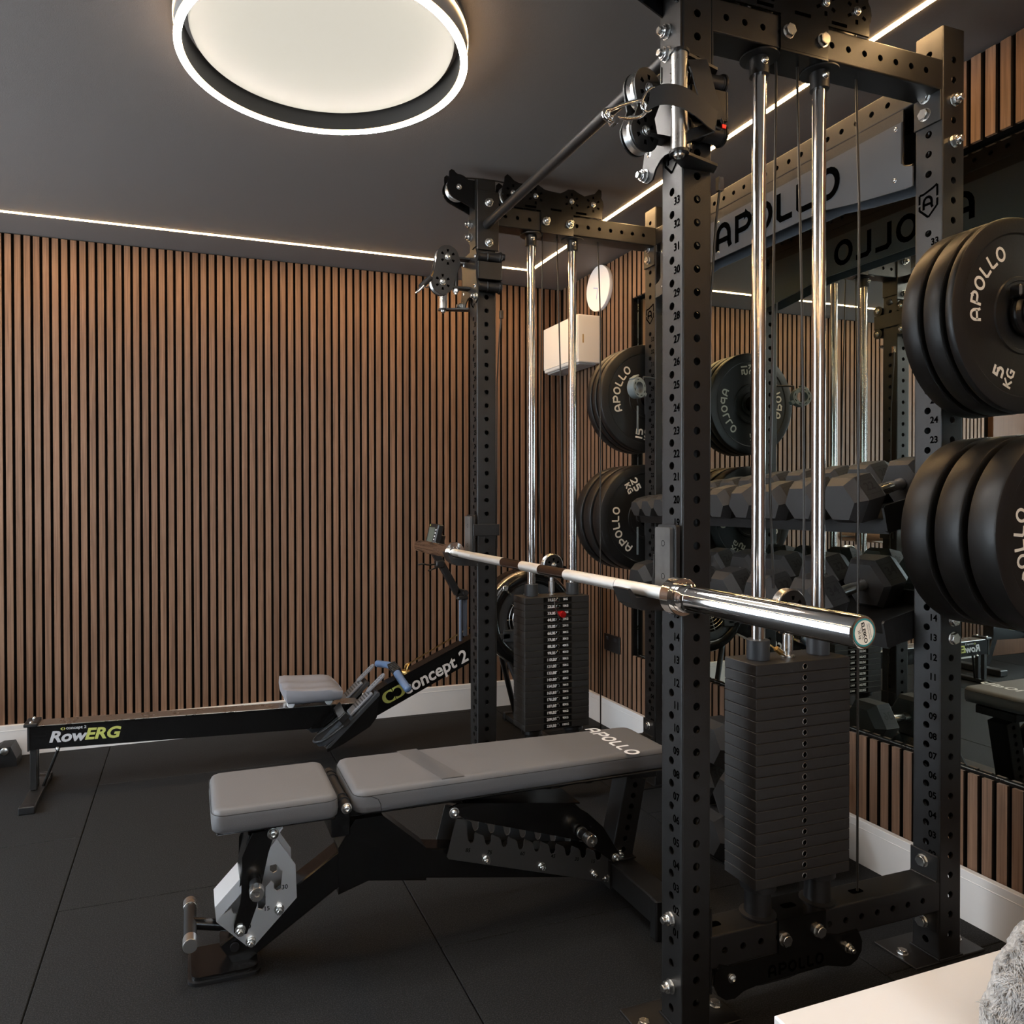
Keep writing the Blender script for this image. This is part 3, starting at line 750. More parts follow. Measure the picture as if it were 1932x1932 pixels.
    cb.tube([(.3470, yc, 2.31), (.348, yc, 2.15), (.3640, yc, 1.6), (.3710, yc, 1.2), (.3700, yc, .94)], .0028, 8)
    obj('cable', cb, 'cableM', rack, 60)
    # guide rods
    for gx in (.2372, .4145):
        g = obj('guide_rod', MB().cyl((gx, yc, .225), (gx, yc, 2.150), .0152, 28), 'rod', rack, 40)
        obj('rod_cap', MB().lathe([(.0215, 0), (.0215, .040), (.030, .041), (.031, .047)], TR(gx, yc, 2.1385), 28), 'black', g, 40)
        bolt(BS, (gx-.004, yc-.0205, 2.163), (0, -1, 0), g, 1.2)
        fl = MB().lathe([(.043, 0), (.043, .0035), (.036, .004)], TR(gx, yc, 2.178), 32); obj('rod_flange', fl, 'black', g, 40)
        obj('weight_buffer', MB().lathe([(.040, 0), (.041, .006), (.030, .008), (.0290, .060), (.040, .066), (.040, .080), (0, .080)], TR(gx, yc, .2055), 28), 'plastic', g, 40)
        obj('top_sleeve', MB().lathe([(.0155, 0), (.0255, 0), (.0255, .044), (.024, .0455), (.0155, .0455), (.0155, 0)], TR(gx, yc, .7990), 28, cap=False), 'darkgrey', g, 40)
    # weight stack
    for k_ in range(20):
        z = .2923+.0253*k_
        mb = MB().box((.1855, yc-.052, z+.0005), (.4590, yc+.052, z+.0249), bev=.0012)
        wp = obj('weight_plate', mb, 'steelgrey', rack)
        hy = yc-.0523
        hm = MB().lathe([(.0055, 0), (.0070, .0004), (.0060, .0008)], axis_frame((.3235, hy, z+.0130), (0, -1, 0)), 16, cap=False); obj('pin_hole_rim', hm, 'zinc', wp)
        hm = MB().lathe([(.0058, 0), (.0, .0001)], axis_frame((.3235, hy-.0002, z+.0130), (0, -1, 0)), 16, cap=False); obj('pin_hole', hm, 'mark', wp)
        if j == 1:
            obj('label_strip', MB().box((.2632, hy-.0004, z+.0035), (.3825, hy, z+.0225)), 'blackg', wp)
            tm = MB(); n_ = 20-k_
            put_text(tm, '%dLBS' % (11*n_), .0150, frame((.2960, hy-.0008, z+.0130), (1, 0, 0), (0, 0, 1)), bold=.02, sx=.88)
            put_text(tm, '%dKG' % (5*n_), .0115, frame((.3560, hy-.0008, z+.0140), (1, 0, 0), (0, 0, 1)), bold=.02, sx=.9)
            obj('lettering', tm, 'white', wp, kind='stuff')
    # stem and lifting pulley
    hd = obj('lifting_pulley', MB().lathe([(.016, 0), (.016, .003), (.0085, .004), (.0085, .012), (.0115, .013), (.0115, .052), (.0075, .053), (.0075, .072), (.010, .073)], TR(.3235, yc, .7985), 24), 'satin', rack, 40)
    c = (.3255, yc, .9160)
    pulley(c, (0, 1, 0), hd, 1.0)
    cheek_set(c, (0, 1, 0), hd, .86)
    obj('yoke', MB().box((.300, yc-.016, .868), (.351, yc+.016, .874), bev=.001).cyl((.375, yc-.014, .905), (.375, yc+.014, .905), .005, 10), 'blackg', hd)
    # pin lanyard
    if j == 1:
        cd = MB().tube([(.3100, yc-.03, .802), (.304, yc-.058, .79), (.307, yc-.066, .755), (.318, yc-.072, .722), (.332, yc-.078, .708), (.340, yc-.082, .712)], .0022, 8); obj('lanyard', cd, 'cableM', hd, 60)
        pn = MB().lathe([(.005, 0), (.005, .010), (.008, .011), (.0095, .013), (.012, .020), (.0125, .030), (.0135, .033), (.0125, .038), (0, .0385)], axis_frame((.3235, yc-.0525, .7365), (.12, -1, -.05)), 24); obj('selector_pin', pn, 'red', hd, 40)
    else:
        cd = MB().tube([(.3100, yc-.005, .802), (.290, yc-.01, .812), (.262, yc, .835), (.256, yc+.012, .842), (.262, yc+.02, .828)], .0022, 8).cyl((.296, yc-.009, .810), (.283, yc-.006, .821), .0065, 14); obj('lanyard', cd, 'gold', hd, 50)
    # bottom pulley plate under the lower beam
    bpts = [(.259, .206), (.397, .206), (.397, .150), (.440, .140), (.4654+.03, .142)]
    bpts += [(.4654+.0445*math.cos(math.radians(a)), .1048+.0445*math.sin(math.radians(a))) for a in (40, 10, -20, -50, -80, -105)]
    bpts += [(.400, .076), (.200, .074), (.165, .070)]
    bpts += [(.128+.0475*math.cos(math.radians(a)), .1045+.0475*math.sin(math.radians(a))) for a in (-50, -80, -110, -140, -170, 160, 130)]
    bpts += [(.120, .132), (.259, .132)]
    lp = None
    for yy in (j*L-.0055, j*L+T_+.0005):
        fr = Matrix(((1, 0, 0, 0), (0, 0, 1, yy), (0, 1, 0, 0), (0, 0, 0, 1)))
        o = obj('pulley_bracket', MB().prism(bpts, .005, fr), 'blackg', rack); lp = lp or o
        sgn = -1 if yy < j*L else 1; yo = yy if sgn < 0 else yy+.005
        for cx_, cz_, b_ in ((.275, .1635, BH), (.3745, .1640, BH), (.4654, .1048, BN), (.128, .1055, BB)): bolt(b_, (cx_, yo, cz_), (0, sgn, 0), o, .75 if b_ is BN else 1)
        if sgn < 0:
            hm = MB(); word(hm, 'APOLLO', .026, frame((.310, yy-.0008, .098), (1, 0, 0), (0, 0, 1)), w=.2, gap=.2); obj('cut_lettering', hm, 'mark', o, kind='stuff')
    obj('saddle_plate', MB().box((.259, j*L-.005, .2055), (.397, j*L+T_+.005, .2085)), 'blackg', lp)
    pulley((.128, yc, .1055), (0, 1, 0), lp); pulley((.4654, yc, .1048), (0, 1, 0), lp)
    cb = MB().tube([(.12, yc, .062), (.18, yc, .048), (.25, yc, .040), (.33, yc, .040), (.40, yc, .050), (.455, yc, .064)], .003, 8); obj('cable', cb, 'plastic', lp, 60)
    sm_ = MB()
    for cx_ in (.115, .33, .540): sm_.prism(rrect(cx_-.022, yc-.008, cx_+.016, yc+.010, .006), .0005, TR(0, 0, .2052 if cx_ != .33 else .2086))
    obj('slot_marks', sm_, 'mark', lp, kind='stuff')
print('rack', len(bpy.data.objects))

# ------------------------------------------------------------------ cable trolleys on the front posts
for j in (0, 1):
    y0_ = j*L; s = -1 if j == 0 else 1          # s: outward (away from the middle of the rack)
    yc = y0_+.0375
    zu, zl = 2.056, 1.948                        # roller heights
    def Y(v): return y0_+(v if j == 0 else T_-v)  # mirror about the post centre
    # slider sleeve with rollers in front of and behind the post
    sl_ = MB()
    sl_.box((-.0125, y0_-.043, zl+.022), (.0790, y0_-.0375, zu-.022), bev=.0015)
    sl_.box((-.0125, y0_+T_+.0375, zl+.022), (.0790, y0_+T_+.043, zu-.022), bev=.0015)
    sl_.box((-.0125, y0_-.043, zl+.022), (-.0070, y0_+T_+.043, zu-.022), bev=.0015)
    sl_.box((.0780, y0_-.043, zl+.022), (.0835, y0_+T_+.043, zu-.022), bev=.0015)
    tr = obj('cable_trolley', sl_, 'black', rack, 25)
    for zz in (zu, zl):
        for yy in (y0_-.0225, y0_+T_+.0225):
            pr = [(.0205, 0), (.0205, .003), (.0195, .0035), (.0175, .010), (.0175, .034), (.0195, .036), (.0195, .040), (.0175, .042), (.0175, .066), (.0195, .082), (.0205, .083), (.0205, .090)]
            obj('guide_roller', MB().lathe(pr, axis_frame((-.008, yy, zz), (1, 0, 0)), 28), 'plastic', tr, 30)
            for x_, d_ in ((-.0125, -1), (.084, 1)): bolt(BB, (x_, yy, zz), (d_, 0, 0), tr)
            cr_ = MB(); fr = axis_frame((-.0125, yy, zz), (1, 0, 0)); cr_.lathe([(.023, 0), (.023, .004)], fr, 24); cr_.lathe([(.023, .0915), (.023, .0955)], fr, 24); obj('roller_cheek', cr_, 'black', tr, 30)
    # side plate on the -x side with concave lower edge
    sp = [(y0_-.030, zu+.026), (y0_+T_+.030, zu+.026), (y0_+T_+.042, zu), (y0_+T_+.034, zu-.03), (y0_+T_+.034, zl+.04), (y0_+T_+.048, zl-.02), (y0_+T_+.050, 1.895), (y0_+T_+.030, 1.884)]
    sp += [(y0_+T_/2+.052*math.cos(math.radians(a)), 1.868+.052*math.sin(math.radians(a))) for a in (20, 45, 70, 90, 110, 135, 160)]
    sp += [(y0_-.030, 1.884), (y0_-.050, 1.895), (y0_-.048, zl-.02), (y0_-.034, zl+.04), (y0_-.034, zu-.03), (y0_-.042, zu)]
    obj('side_plate', MB().prism(sp, .0045, Matrix(((0, 0, 1, -.0175), (1, 0, 0, 0), (0, 1, 0, 0), (0, 0, 0, 1)))), 'black', tr)
    bolt(BN, (-.0175, y0_+T_+.038, 1.905), (-1, 0, 0), tr, .9); bolt(BN, (-.0175, y0_-.038, 1.905), (-1, 0, 0), tr, .9)
    # swivel bracket and pin
    sw = MB()
    for z_ in (2.058, 1.950): sw.box((-.086, yc-.016, z_-.004), (-.013, yc+.016, z_+.004), bev=.001)
    sw.cyl((-.070, yc, 1.955), (-.070, yc, 2.056), .0095, 16)
    sv = obj('swivel_bracket', sw, 'black', tr, 40)
    bolt(BN, (-.070, yc, 2.062), (0, 0, 1), sv, .8); bolt(BN, (-.070, yc, 1.946), (0, 0, -1), sv, .85)
    # two pulleys between cheek plates
    ang = math.radians(15 if j == 0 else 0); px_ = -.079 if j == 0 else -.116
    rot = TR(px_, yc, 0) @ Matrix.Rotation(ang, 4, 'Z') @ TR(-px_, -yc, 0)
    cs = ((-.110 if j == 0 else -.118, 2.050), (-.122 if j == 0 else -.136, 1.956))
    if j == 0: cs = ((-.098, 2.046), (-.108, 1.952))
    cs = ((-.074, 2.047), (-.085, 1.954)) if j == 0 else ((-.106, 2.056), (-.126, 1.963))
    for (x_, z_) in cs: obj('pulley', PWH, 'chrome', tr, world=rot @ axis_frame((x_, yc, z_), (0, 1, 0)))
    a0, b0 = cs
    hull = [(a0[0]+.0435*math.cos(math.radians(t)), a0[1]+.0435*math.sin(math.radians(t))) for t in range(10, 191, 12)]
    hull += [(b0[0]+.0435*math.cos(math.radians(t)), b0[1]+.0435*math.sin(math.radians(t))) for t in range(180, 351, 12)]
    hull += [(b0[0]+.050, b0[1]+.02), (a0[0]+.050, a0[1]-.02)] if j else [(b0[0]+.030, b0[1]+.034), (a0[0]+.034, a0[1]-.028)]
    if j == 0: hull.insert(len(hull)//2, ((a0[0]+b0[0])/2-.028, (a0[1]+b0[1])/2))
    for sg in (-1, 1):
        yy = yc-.0165 if sg < 0 else yc+.0135
        fr = Matrix(((1, 0, 0, 0), (0, 0, 1, yy), (0, 1, 0, 0), (0, 0, 0, 1)))
        obj('pulley_cheek', MB().prism(hull, .003, rot @ fr), 'black', tr)
        hm = MB(); yf_ = yc-.0171 if sg < 0 else yc+.0166
        for (x_, z_) in cs:
            for k_ in range(6):
                a = PI/3*k_+PI/6; ca, sa = math.cos(a), math.sin(a); r1_, r2_ = .019, .029
                hm.add([(x_+r1_*math.cos(a-.16), yf_, z_+r1_*math.sin(a-.16)), (x_+r2_*math.cos(a-.17), yf_, z_+r2_*math.sin(a-.17)), (x_+r2_*math.cos(a+.17), yf_, z_+r2_*math.sin(a+.17)), (x_+r1_*math.cos(a+.16), yf_, z_+r1_*math.sin(a+.16))], [(0, 1, 2, 3)], rot)
        obj('slot_marks', hm, 'mark', tr, kind='stuff')
        for (x_, z_) in cs:
            p = rot @ Vector((x_, yy if sg < 0 else yy+.003, z_)); d = (rot.to_3x3() @ Vector((0, sg, 0))); bolt(BB, p, d, tr, 1.15)
    # cable stops / fork eye hanging below the trolley at the back side
    ce = MB().box((.090, y0_-.006, 1.842), (.104, y0_+.006, 1.872), bev=.001); obj('cable_end_fitting', ce, 'chrome', tr)
    cb = MB().tube([(.097, y0_, 1.845), (.0915, y0_+.004, 1.79), (.088, y0_+.02, 1.6), (.086, y0_+.03, .40), (.086, y0_+.0375, .135)], .0028, 8); obj('cable', cb, 'cableM', tr, 60)
    # pop-pin knob
    obj('pop_pin', MB().lathe([(.004, 0), (.004, .016), (.010, .017), (.013, .024), (.012, .034), (0, .036)], axis_frame((.0835, y0_+.02, 2.075), (1, -.2, 0)), 20), 'plastic', tr, 40)
    # chrome grip bar on outward side
    gx, gy = (-.0475, y0_-.052) if j == 0 else (-.088, y0_+T_+.052)
    zt, zb_ = (2.082, 1.884) if j == 0 else (2.060, 1.893)
    g = obj('grip_bar', MB().cyl((gx, gy, zb_), (gx, gy, zt), .0165, 28), 'satin', tr, 40)
    for z_ in (zt, zb_-.006):
        hb = MB()
        pts = [(gx+.020*math.cos(math.radians(a)), gy+.020*math.sin(math.radians(a))) for a in range(0, 360, 20)]
        hb.prism(pts, .006, TR(0, 0, z_))
        ye_ = y0_-.002 if j == 0 else y0_+T_+.002
        hb.prism([(gx-.012, gy+.013*(1 if j == 0 else -1)), (gx+.019, gy-.005*(1 if j == 0 else -1)), (.065, ye_-.030*(1 if j == 0 else -1)), (.080, ye_), (-.005, ye_)], .006, TR(0, 0, z_))
        obj('grip_arm', hb, 'black', g)
    bolt(BB, (gx, gy, zb_-.006), (0, 0, -1), g, 1.2)
# cable end at far trolley: fork with black sleeve; red tape on near strap handle further below
fk = MB().cyl((-.175, 1.225, 1.972), (-.215, 1.215, 1.932), .0105, 18)
cbl = thing('cable_connector', 'black sleeved cable end with a steel clevis on the far left trolley', 'cable connector', (-.19, 1.22, 1.94))
obj('sleeve', fk, 'plastic', cbl, 40)
obj('clevis', MB().tube([(-.205, 1.205, 1.935), (-.225, 1.208, 1.914), (-.232, 1.214, 1.909), (-.228, 1.222, 1.913), (-.213, 1.224, 1.932)], .004, 8), 'chrome', cbl, 50)
obj('ring', MB().tube([(-.190+.013*math.cos(a)*.7, 1.222, 1.947+.013*math.sin(a)) for a in [2*PI*i/16 for i in range(16)]], .0022, 6, closed=True), 'chrome', cbl, 60)
obj('wire', MB().tube([(-.176, 1.225, 1.971), (-.166, 1.2295, 1.987), (-.160, 1.235, 2.0)], .0025, 6), 'gold', cbl, 60)

# strap handle with carabiner, hung over the near grip bar
st = thing('strap_handle', 'black webbing strap handle with steel carabiner hanging at the near trolley', 'strap handle', (-.05, -.07, 1.95))
def strip(mb, path, w, up, th=.0022):
    P = [Vector(p) for p in path]; U = Vector(up).normalized(); vs = []; n = len(P)
    for i, p in enumerate(P):
        d = (P[min(i+1, n-1)]-P[max(i-1, 0)]).normalized(); nn = d.cross(U).normalized()
        for a, b in ((1, 1), (-1, 1), (-1, -1), (1, -1)): vs.append(p+U*(w/2*a)+nn*(th/2*b))
    fs = []
    for i in range(n-1):
        for k_ in range(4): fs.append((4*i+k_, 4*i+(k_+1) % 4, 4*i+4+(k_+1) % 4, 4*i+4+k_))
    fs += [(0, 1, 2, 3), (4*n-1, 4*n-2, 4*n-3, 4*n-4)]; mb.add(vs, fs); return mb
def smoothp(P, n=6):
    P = [Vector(p) for p in P]; out = []
    for i in range(len(P)-1):
        a = P[max(i-1, 0)]; b = P[i]; c = P[i+1]; d = P[min(i+2, len(P)-1)]
        for k_ in range(n):
            t = k_/n; out.append(.5*((2*b)+(c-a)*t+(2*a-5*b+4*c-d)*t*t+(3*b-a-3*c+d)*t**3))
    out.append(P[-1]); return out
sp_ = smoothp([(-.134, -.072, 1.963), (-.112, -.083, 1.9725), (-.087, -.088, 1.9740), (-.060, -.090, 1.970), (-.028, -.089, 1.959), (0, -.085, 1.948), (.024, -.078, 1.944)])
obj('webbing', strip(MB(), sp_, .043, (.18, 0, 1)), 'strap', st, 60)
sp2 = smoothp([(.030, -.074, 1.951), (.008, -.076, 1.985), (-.004, -.074, 2.02), (-.008, -.070, 2.048), (-.010, -.060, 2.074)])
obj('webbing', strip(MB(), sp2, .052, (.95, .1, .25)), 'strap', st, 60)
sp3 = smoothp([(.034, -.064, 1.944), (.008, -.062, 1.932), (-.022, -.060, 1.918), (-.036, -.056, 1.910)])
obj('padding', strip(MB(), sp3, .026, (.2, .1, 1), .008), 'plastic', st, 60)
obj('end_loop', MB().tube([(.030+.013*math.cos(a), -.074+.004*math.sin(a), 1.946+.016*math.sin(a)) for a in [2*PI*i/18 for i in range(18)]], .0032, 8, closed=True), 'plastic', st, 60)
obj('red_tab', MB().box((.034, -.084, 1.930), (.045, -.080, 1.939), bev=.001), 'red', st)
obj('d_ring', MB().tube(smoothp([(-.116, -.070, 1.992), (-.128, -.072, 1.988), (-.139, -.072, 1.978), (-.148, -.070, 1.960), (-.148, -.070, 1.946), (-.138, -.070, 1.940), (-.128, -.070, 1.946)]), .0024, 8), 'chrome', st, 50)
cr1 = [(-.218, -.060, 1.933), (-.196, -.060, 1.946), (-.156, -.060, 1.9630), (-.140, -.060, 1.9645), (-.131, -.060, 1.953), (-.143, -.060, 1.936), (-.168, -.060, 1.9265), (-.196, -.060, 1.924), (-.217, -.060, 1.924)]
obj('carabiner', MB().tube(smoothp(cr1+[cr1[0]]), .0036, 10), 'chrome', st, 60)
obj('clevis', MB().tube(smoothp([(-.200, -.056, 1.917), (-.214, -.060, 1.914), (-.228, -.060, 1.920), (-.226, -.060, 1.932), (-.212, -.060, 1.936)]), .0050, 8).cyl((-.206, -.068, 1.915), (-.206, -.050, 1.915), .0075, 14), 'chrome', st, 50)

# ------------------------------------------------------------------ J-cups
for j in (0, 1):
    y0_ = j*L
    nm_ = 'black J-cup with worn grey liner on the front post near the camera' if j == 0 else 'black J-cup on the far left post'
    jc = thing('j_cup', nm_, 'J-cup', (-.03, y0_+.0375, 1.0), group='J-cups holding the barbell')
    s = 1 if j == 0 else -1
    def yy(v): return y0_+v
    b = MB().prism(rrect(y0_-.0045, .945, y0_+.0625, 1.1125, .006), .009, Matrix(((0, 0, 1, -.0185), (1, 0, 0, 0), (0, 1, 0, 0), (0, 0, 0, 1))))
    obj('back_plate', b, 'black', jc, 25)
    b = MB().prism(rrect(y0_+.006, .96, y0_+.060, 1.107, .005), .009, Matrix(((0, 0, 1, -.0275), (1, 0, 0, 0), (0, 1, 0, 0), (0, 0, 0, 1))))
    obj('liner', b, mat('worn_liner', (.075, .072, .069), .38, rvar=.08, cvar=.2, cscale=30), jc, 25)
    lm_ = MB()
    for z_ in (1.072, 1.000): lm_.ribbon([(.006*math.cos(a), .006*math.sin(a)) for a in [2*PI*i/16 for i in range(16)]], .0012, frame((-.0280, y0_+.030, z_), (0, -1, 0), (0, 0, 1)), closed=True)
    obj('screw_ring', lm_, 'mark', jc, kind='stuff')
    # shelf with raised lip (profile in x-z), swept along y
    pr = [(-.0185, .9605), (-.060, .9590), (-.112, .9600), (-.128, .9800), (-.135, .9790), (-.122, .9480), (-.100, .9330), (-.0185, .9280)]
    b = MB().prism(pr, .058, Matrix(((1, 0, 0, 0), (0, 0, 1, y0_+(.003 if j == 0 else -.053)), (0, 1, 0, 0), (0, 0, 0, 1)))); obj('shelf', b, 'black', jc, 25)
    # side arm around the post
    ya = (y0_+T_+.0008, y0_+T_+.0065) if j == 0 else (y0_-.0065, y0_-.0008)
    b = MB().box((-.0185, ya[0], 1.035 if j else .99), (T_+.012, ya[1], 1.078 if j else 1.045), bev=.0015); obj('side_arm', b, 'black', jc)
    obj('locking_pin', MB().cyl((T_+.0005, y0_+.0375, 1.0165), (T_+.012, y0_+.0375, 1.0165), .011, 16).box((T_+.0045, y0_+.012, .985), (T_+.011, y0_+T_+.006, 1.045), bev=.001), 'black', jc, 40)

# ------------------------------------------------------------------ barbell
bx, by, bz = -.0831, -.5323, .9744
bb = thing('barbell', 'polished steel barbell resting on the J-cups across the rack', 'barbell', (bx, by+1.1, bz))
def seg(name, prof, m, n=40, lab=None): return obj(name, MB().lathe(prof, axis_frame((bx, by, bz), (0, 1, 0)), n, cap=True), m, bb, 30, label=lab)
for side in (0, 1):
    def Q(pr): return pr if side == 0 else [(r, 2.2-z) for r, z in reversed(pr)]
    seg('sleeve', Q([(.0215, 0), (.0238, .0008), (.0250, .003), (.0250, .385), (.0252, .386), (.0285, .389), (.0290, .393), (.0290, .413), (.0300, .4145), (.0300, .416)]), 'chrome' if side == 0 else 'chrome', 56)
    seg('collar', Q([(.0140, .4162), (.0365, .4162), (.0378, .418), (.0378, .443), (.0365, .4450), (.0240, .4455), (.0220, .448), (.0180, .4485), (.0140, .4485)]), 'chrome', 56)
    e = Q([(0, -.0004), (.0205, -.0004), (.0205, .001), (0, .001)])
    seg('end_cap', e, 'teal', 40, 'teal ring end cap')
    e = Q([(0, -.0008), (.0178, -.0008), (.0178, .0), (0, .0)])
    seg('end_sticker', e, 'cream', 40)
shaft = [(.448, .574-.0), (.574, .6475), (.6565, .898), (1.0475, 1.1715), (1.3095, 1.3088)]
def cyl_seg(a, b, m, name): seg(name, [(.0139, a), (.0139, b)], m, 32)
ks = [(.448, .6515, 'knurl'), (.6535, .8990, 'knurl'), (.8990, 1.0470, 'tintsteel'), (1.0470, 1.1720, 'knurl'), (1.1720, 1.3090, 'tintsteel'), (1.3090, 1.5640, 'knurl'), (1.5660, 1.752, 'knurl')]  # smooth parts tinted dark brown, a painted stand-in for what they reflect
for a, b, m in ks: cyl_seg(a, b, m, 'knurled_grip' if m == 'knurl' else 'smooth_shaft')
seg('ring_mark', [(.0131, .651), (.0131, .654)], 'mark', 24); seg('ring_mark', [(.0131, 1.5635), (.0131, 1.5665)], 'mark', 24)
tm = MB(); fe = frame((bx, by-.0010, bz), (.26, 0, -1), (1, 0, .26))
v_, f_ = text2d('ELEIKO', .0088, .03, 0, 1.1); tm.add(v_, f_, fe @ TR(0, -.0005, 0))
v_, f_ = text2d('20 kg', .0062, .01); tm.add(v_, f_, fe @ TR(0, -.0095, 0))
v_, f_ = text2d('PERFORMANCE', .0031, 0); tm.add(v_, f_, fe @ TR(0, .0110, 0))
v_, f_ = text2d('WEIGHTLIFTING', .0031, 0); tm.add(v_, f_, fe @ TR(0, .0075, 0))
v_, f_ = text2d('MADE IN SWEDEN', .0022, 0); tm.add(v_, f_, fe @ TR(0, -.0055, 0))
obj('lettering', tm, 'mark', bb, kind='stuff')

# ------------------------------------------------------------------ bumper plates on storage pegs
def bumper(label, y_a, y_b, z, phi, txt, group):
    """disc standing on its peg, front face at y_a (toward camera), back at y_b"""
    th = y_b-y_a; xc = W+.0375
    t = thing('bumper_plate', label, 'weight plate', (xc, (y_a+y_b)/2, z-.225), group)
    fr = axis_frame((xc, y_a, z), (0, 1, 0))
    e = min(.004, th*.15)
    pr = [(.0262, .001), (.036, .001), (.037, -.002 if th > .03 else .001), (.052, -.002 if th > .03 else .001), (.054, .002), (.078, .002), (.080, -.0005), (.088, -.0005), (.090, .003), (.110, .003), (.185, .003), (.189, 0), (.220, 0), (.2235, .0015), (.225, .005), (.225, th-.005), (.2235, th-.0015), (.220, th), (.189, th), (.185, th-.003), (.090, th-.003), (.088, th), (.078, th), (.0262, th-.001), (.0262, .001)]
    obj('rubber_disc', MB().lathe(pr, fr, 96, cap=False), 'bumper', t, 35)
    obj('hub_ring', MB().lathe([(.0256, .0005), (.0256, th-.0005), (.034, th-.0005), (.036, th-.003), (.036, .003), (.034, .0005), (.0256, .0005)], fr, 40, cap=False), 'tintsteel', t, 35)
    lm = MB(); yl = y_a+.0022
    for ph in (phi, phi+180):
        adv = [GL[c][1]+.12 for c in 'APOLLO']; tot = sum(adv)-.12; hh = .034; rad = .150; pos = 0
        for c, a in zip('APOLLO', adv):
            ang = math.radians(ph)+((tot/2-(pos+GL[c][1]/2))*hh*1.04/rad); pos += a
            o = Vector((xc+rad*math.cos(ang), yl, z+rad*math.sin(ang)))
            up = Vector((math.cos(ang), 0, math.sin(ang))); xa = Vector((math.sin(ang), 0, -math.cos(ang)))
            word(lm, c, hh, frame(o, xa, up), w=.19)
        ab = math.radians(ph+98); o = Vector((xc, yl, z)); rd = Vector((math.cos(ab), 0, math.sin(ab))); tg = Vector((-math.sin(ab), 0, math.cos(ab)))
        word(lm, txt, .034, frame(o+rd*.150-tg*.020, -rd, -tg), w=.20); word(lm, 'KG', .026, frame(o+rd*.150+tg*.017, -rd, -tg), w=.2)
    obj('lettering', lm, 'logo', t, kind='stuff')
    return t
GN, GFp = 'bumper plates on the near pegs', 'bumper plates on the far pegs'
for a, b, z, ph, tx, lb in (
    (-.083, -.040, 1.59, 20, '15', 'thick black bumper plate against the post on the upper near peg'),
    (-.136, -.095, 1.59, 75, '15', 'middle black bumper plate on the upper near peg'),
    (-.166, -.147, 1.59, 150, '5', 'thin 5 KG bumper plate in front on the upper near peg'),
    (-.107, -.040, 1.09, 40, '25', 'thick bumper plate against the post on the lower near peg'),
    (-.184, -.124, 1.09, 100, '20', 'middle bumper plate on the lower near peg'),
    (-.262, -.200, 1.09, 196, '20', 'thick bumper plate closest to the camera on the lower near peg')):
    bumper(lb, a, b, z, ph, tx, GN)
for a, b, z, ph, tx, lb in (
    (1.318, 1.352, 1.59, 164, '15', 'front 15 kg bumper plate on the upper far peg, lettering facing the camera'),
    (1.361, 1.392, 1.59, 30, '15', 'middle bumper plate on the upper far peg'),
    (1.400, 1.440, 1.59, 80, '15', 'rearmost bumper plate on the upper far peg'),
    (1.325, 1.388, 1.09, 200, '25', 'front 25 KG bumper plate on the lower far peg, lettering facing the camera'),
    (1.405, 1.465, 1.09, 30, '25', 'middle bumper plate on the lower far peg'),
    (1.482, 1.540, 1.09, 70, '25', 'rearmost bumper plate on the lower far peg')):
    bumper(lb, a, b, z, ph, tx, GFp)
for j, z in ((0, 1.59), (0, 1.09), (1, 1.59), (1, 1.09)):
    xc = W+.0375; s = -1 if j == 0 else 1; y_ = 0 if j == 0 else L+T_
    ye_ = {(0, 1.59): -.245, (0, 1.09): -.33, (1, 1.59): 1.52, (1, 1.09): 1.60}[(j, z)]
    pg = obj('storage_peg', MB().cyl((xc, y_+s*.0005, z), (xc, ye_, z), .0248, 32), 'tintsteel', posts[(1, j)], 40)
    obj('peg_plate', MB().box((W+.002, min(y_+s*.0008, y_+s*.008), z-.07), (W+.073, max(y_+s*.0008, y_+s*.008), z+.07), bev=.002), 'black', pg)
    # pale strip of the hanger seen beside the far posts
    if j == 1: obj('hanger_strip', MB().box((W-.030, L+T_+.010, z-.15), (W-.022, L+T_+.014, z-.035), bev=.001), 'collar', pg)
lk = thing('barbell_collar', 'black lock collar on the upper near peg in front of the bumper plates', 'collar', (W+.0375, -.185, 1.54))
fr = axis_frame((W+.0375, -.2, 1.59), (0, 1, 0))
obj('collar_ring', MB().lathe([(.0255, 0), (.040, 0), (.043, .003), (.043, .009), (.047, .011), (.052, .014), (.054, .020), (.054, .026), (.050, .030), (.0255, .0325), (.0255, 0)], fr, 48, cap=False), 'blackg', lk, 35)
obj('lever', MB().box((W-.018, -.199, 1.622), (W+.020, -.172, 1.650), bev=.004), 'blackg', lk)

# grey lock collar hanging on the far right post
gc = thing('barbell_collar', 'grey plastic lock collar hanging on the far right post', 'collar', (.715, 1.175, 1.565))
cfr = axis_frame((.672, 1.168, 1.609), (.35, -1, .02)) @ TR(0, 0, -.022)
cf2 = cfr @ Matrix.Scale(.88, 4)
obj('collar_ring', MB().lathe([(.0265, 0), (.0265, -.004), (.043, -.004), (.047, 0), (.047, .030), (.044, .034), (.0265, .034), (.0265, 0)], cf2 @ TR(0, 0, -.012), 40, cap=False), 'collar', gc, 35)
sl2 = MB()
for k_ in range(8):
    a = 2*PI*k_/8+.3
    if .6 < a < 1.3: continue
    ca, sa = math.cos(a), math.sin(a); sl2.box((-.006, -.0015, 0), (.006, .0015, .0008), cf2 @ Matrix(((-sa, ca, 0, .036*ca), (ca, sa, 0, .036*sa), (0, 0, 1, .0222), (0, 0, 0, 1))))
obj('slot_marks', sl2, 'mark', gc, kind='stuff')
obj('lever', MB().box((.030, -.009, -.010), (.060, .010, .020), cf2 @ Matrix.Rotation(-.55, 4, 'Z'), bev=.002).box((-.012, .044, -.012), (.03, .052, .018), cf2 @ Matrix.Rotation(.5, 4, 'Z'), bev=.002), 'collar', gc)
